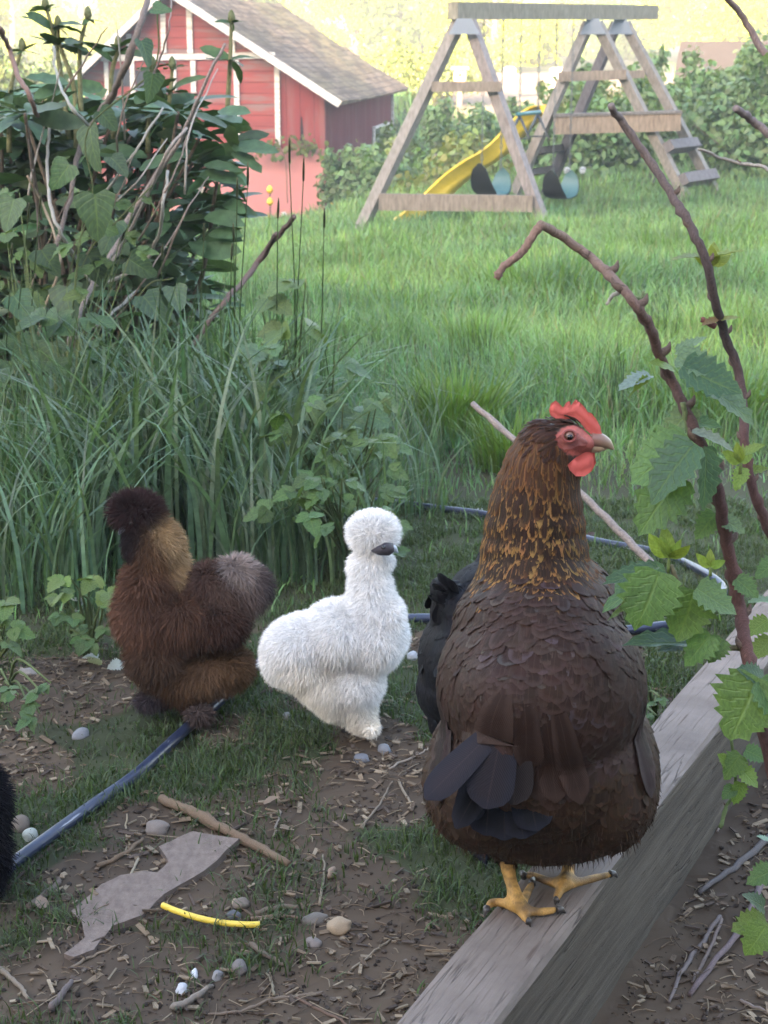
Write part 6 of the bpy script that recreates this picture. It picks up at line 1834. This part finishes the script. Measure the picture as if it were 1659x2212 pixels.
raspberry_cane("raspberry_cane", "slender dark raspberry cane farther right, pale cut tip above the meadow", [(1318, 228), (1345, 265), (1400, 342), (1452, 420), (1492, 490), (1525, 565), (1545, 650), (1565, 720), (1590, 790), (1605, 860), (1608, 950), (1622, 1040), (1652, 1125), (1690, 1230), (1760, 1560)], [.0032, .0040, .0042, .0044, .0046], 1.5,
    [(1520, 560, 1450, 545, .5, (0, .8, .4), (.17, .22, .09), 0), (1530, 560, 1610, 535, .4, (0, .8, .5), (.17, .23, .08), 0), (1550, 690, 1515, 700, .5, (0, .7, .7), (.16, .11, .06), 0), (1560, 690, 1600, 690, .6, (0, .7, .7), (.18, .20, .06), 0), (1605, 980, 1655, 960, .6, (0, .6, .8), LY, -.02), (1600, 990, 1560, 975, .6, (0, .6, .8), LY, -.02), (1605, 1010, 1590, 1060, .8, (0, .4, .9), LY, -.03), (1612, 1020, 1660, 1010, .7, (0, .5, .9), LY, -.01)],
    np.array([(.20, .16, .145), (.115, .085, .08), (.06, .048, .046), (.11, .058, .052), (.115, .07, .062)]), [(1540, 575, 60, 4)],
    [([(1545, 705), (1525, 695), (1515, 690)], [.003, .002], (.16, .07, .06))])
raspberry_cane("raspberry_cane", "bare grey raspberry tip entering at the upper right edge", [(1590, 233), (1620, 256), (1660, 288), (1720, 350), (1800, 500), (1850, 900), (1880, 1500)], [.0032, .0036, .004], 1.45, [], (.21, .17, .16), [])
raspberry_cane("raspberry_cane", "thin bare cane crossing the top right corner", [(1560, -15), (1600, 30), (1645, 105), (1700, 210), (1780, 600), (1840, 1500)], [.0022, .003, .0034], 1.35, [(1650, 120, 1690, 150, .9, (0, .5, .8), LY, 0)], (.26, .19, .17), [])
raspberry_cane("raspberry_cane", "whip-thin pale runner bending in from the right below the ladder rungs", [(1510, 322), (1560, 342), (1600, 352), (1660, 366), (1720, 420), (1790, 700), (1850, 1500)], [.0012, .0016, .002], 1.45, [], (.33, .30, .26), [])
raspberry_cane("raspberry_cane", "low raspberry shoot with small leaves against the beam's dark side", [(1580, 1600), (1590, 1700), (1570, 1740), (1555, 1790)], [.0015, .002], 1.5,
    [(1600, 1630, 1560, 1680, 1.0, (0, .4, .9), (.08, .15, .04), 0), (1610, 1620, 1660, 1640, 1.0, (0, .5, .9), LF, 0), (1570, 1650, 1550, 1630, .8, (0, .5, .9), LY, 0), (1600, 1660, 1640, 1700, 1.0, (.1, .5, .9), LY, 0), (1585, 1700, 1560, 1725, 1.0, (0, .4, .9), LF, 0), (1600, 1690, 1590, 1740, .9, (0, .4, .9), (.09, .16, .04), 0)], (.12, .16, .06), [])
raspberry_cane("raspberry_cane", "raspberry shoot with bright leaves at the lower right edge", [(1700, 1850), (1690, 1950), (1680, 2100), (1680, 2230)], [.002, .0028], 1.32,
    [(1655, 1990, 1578, 2010, 1.0, (-.1, .6, .8), LY, 0), (1655, 2000, 1610, 2065, 1.15, (0, .4, .9), (.10, .17, .04), -.02), (1650, 1960, 1610, 1930, .8, (0, .6, .8), LD, 0), (1670, 1880, 1612, 1905, 1.0, (0, .6, .8), LF, 0), (1670, 1820, 1630, 1812, .5, (0, .9, .4), (.14, .25, .2), 0), (1680, 2000, 1740, 2060, 1, (0, .5, .9), LF, 0)], (.12, .10, .06), [])
raspberry_cane("raspberry_cane", "leafy raspberry shoot at the right edge over the beam's far end", [(1690, 1290), (1700, 1400), (1710, 1600)], [.002, .0028], 1.4,
    [(1660, 1340, 1610, 1370, .9, (0, .6, .8), LY, 0), (1665, 1300, 1620, 1290, .7, (0, .8, .5), LP, 0), (1665, 1380, 1625, 1425, 1.0, (0, .5, .9), LY, 0), (1680, 1210, 1630, 1250, .8, (0, .6, .8), LF, .02)], (.12, .10, .06), [])
# scattering volume added over the meadow to imitate lens glow
def veil_volume():
    mb = MB(); mb.box((0, 62, 8), (165, 92, 13.5))
    m = bpy.data.materials.new("veil_volume"); m.use_nodes = True
    nt = m.node_tree; nt.nodes.clear()
    o_ = nt.nodes.new("ShaderNodeOutputMaterial"); v_ = nt.nodes.new("ShaderNodeVolumePrincipled")
    v_.inputs["Color"].default_value = (.95, .95, .92, 1); v_.inputs["Density"].default_value = .0034
    nt.links.new(v_.outputs[0], o_.inputs["Volume"])
    tag(mb.build("veil_volume", m, None, False), kind="stuff")
veil_volume()
# rushes and dandelion heads in the meadow
for (u, v, lb) in ((1259, 368, "white dandelion seed head by the right belt swing"), (1225, 368, "white dandelion seed head left of the other by the swing"), (613, 463, "white dandelion clock before the red panel")):
    c = at(u, v, 20 if u > 700 else 26); g0 = onground(c[0], c[1])
    root = thing("dandelion", lb, "dandelion", g0)
    mb = MB(); mb.tube([g0, c], .006, 5, (.12, .14, .06), 2); mb.build("stalk", M['bark'], root)
    mb = MB(); strands(mb, np.repeat(c[None], 120, 0), rdir(120), np.full(120, .05), np.full(120, .012), np.full((120, 3), .75), 0); mb.build("seed_head", M['fluff'], root)
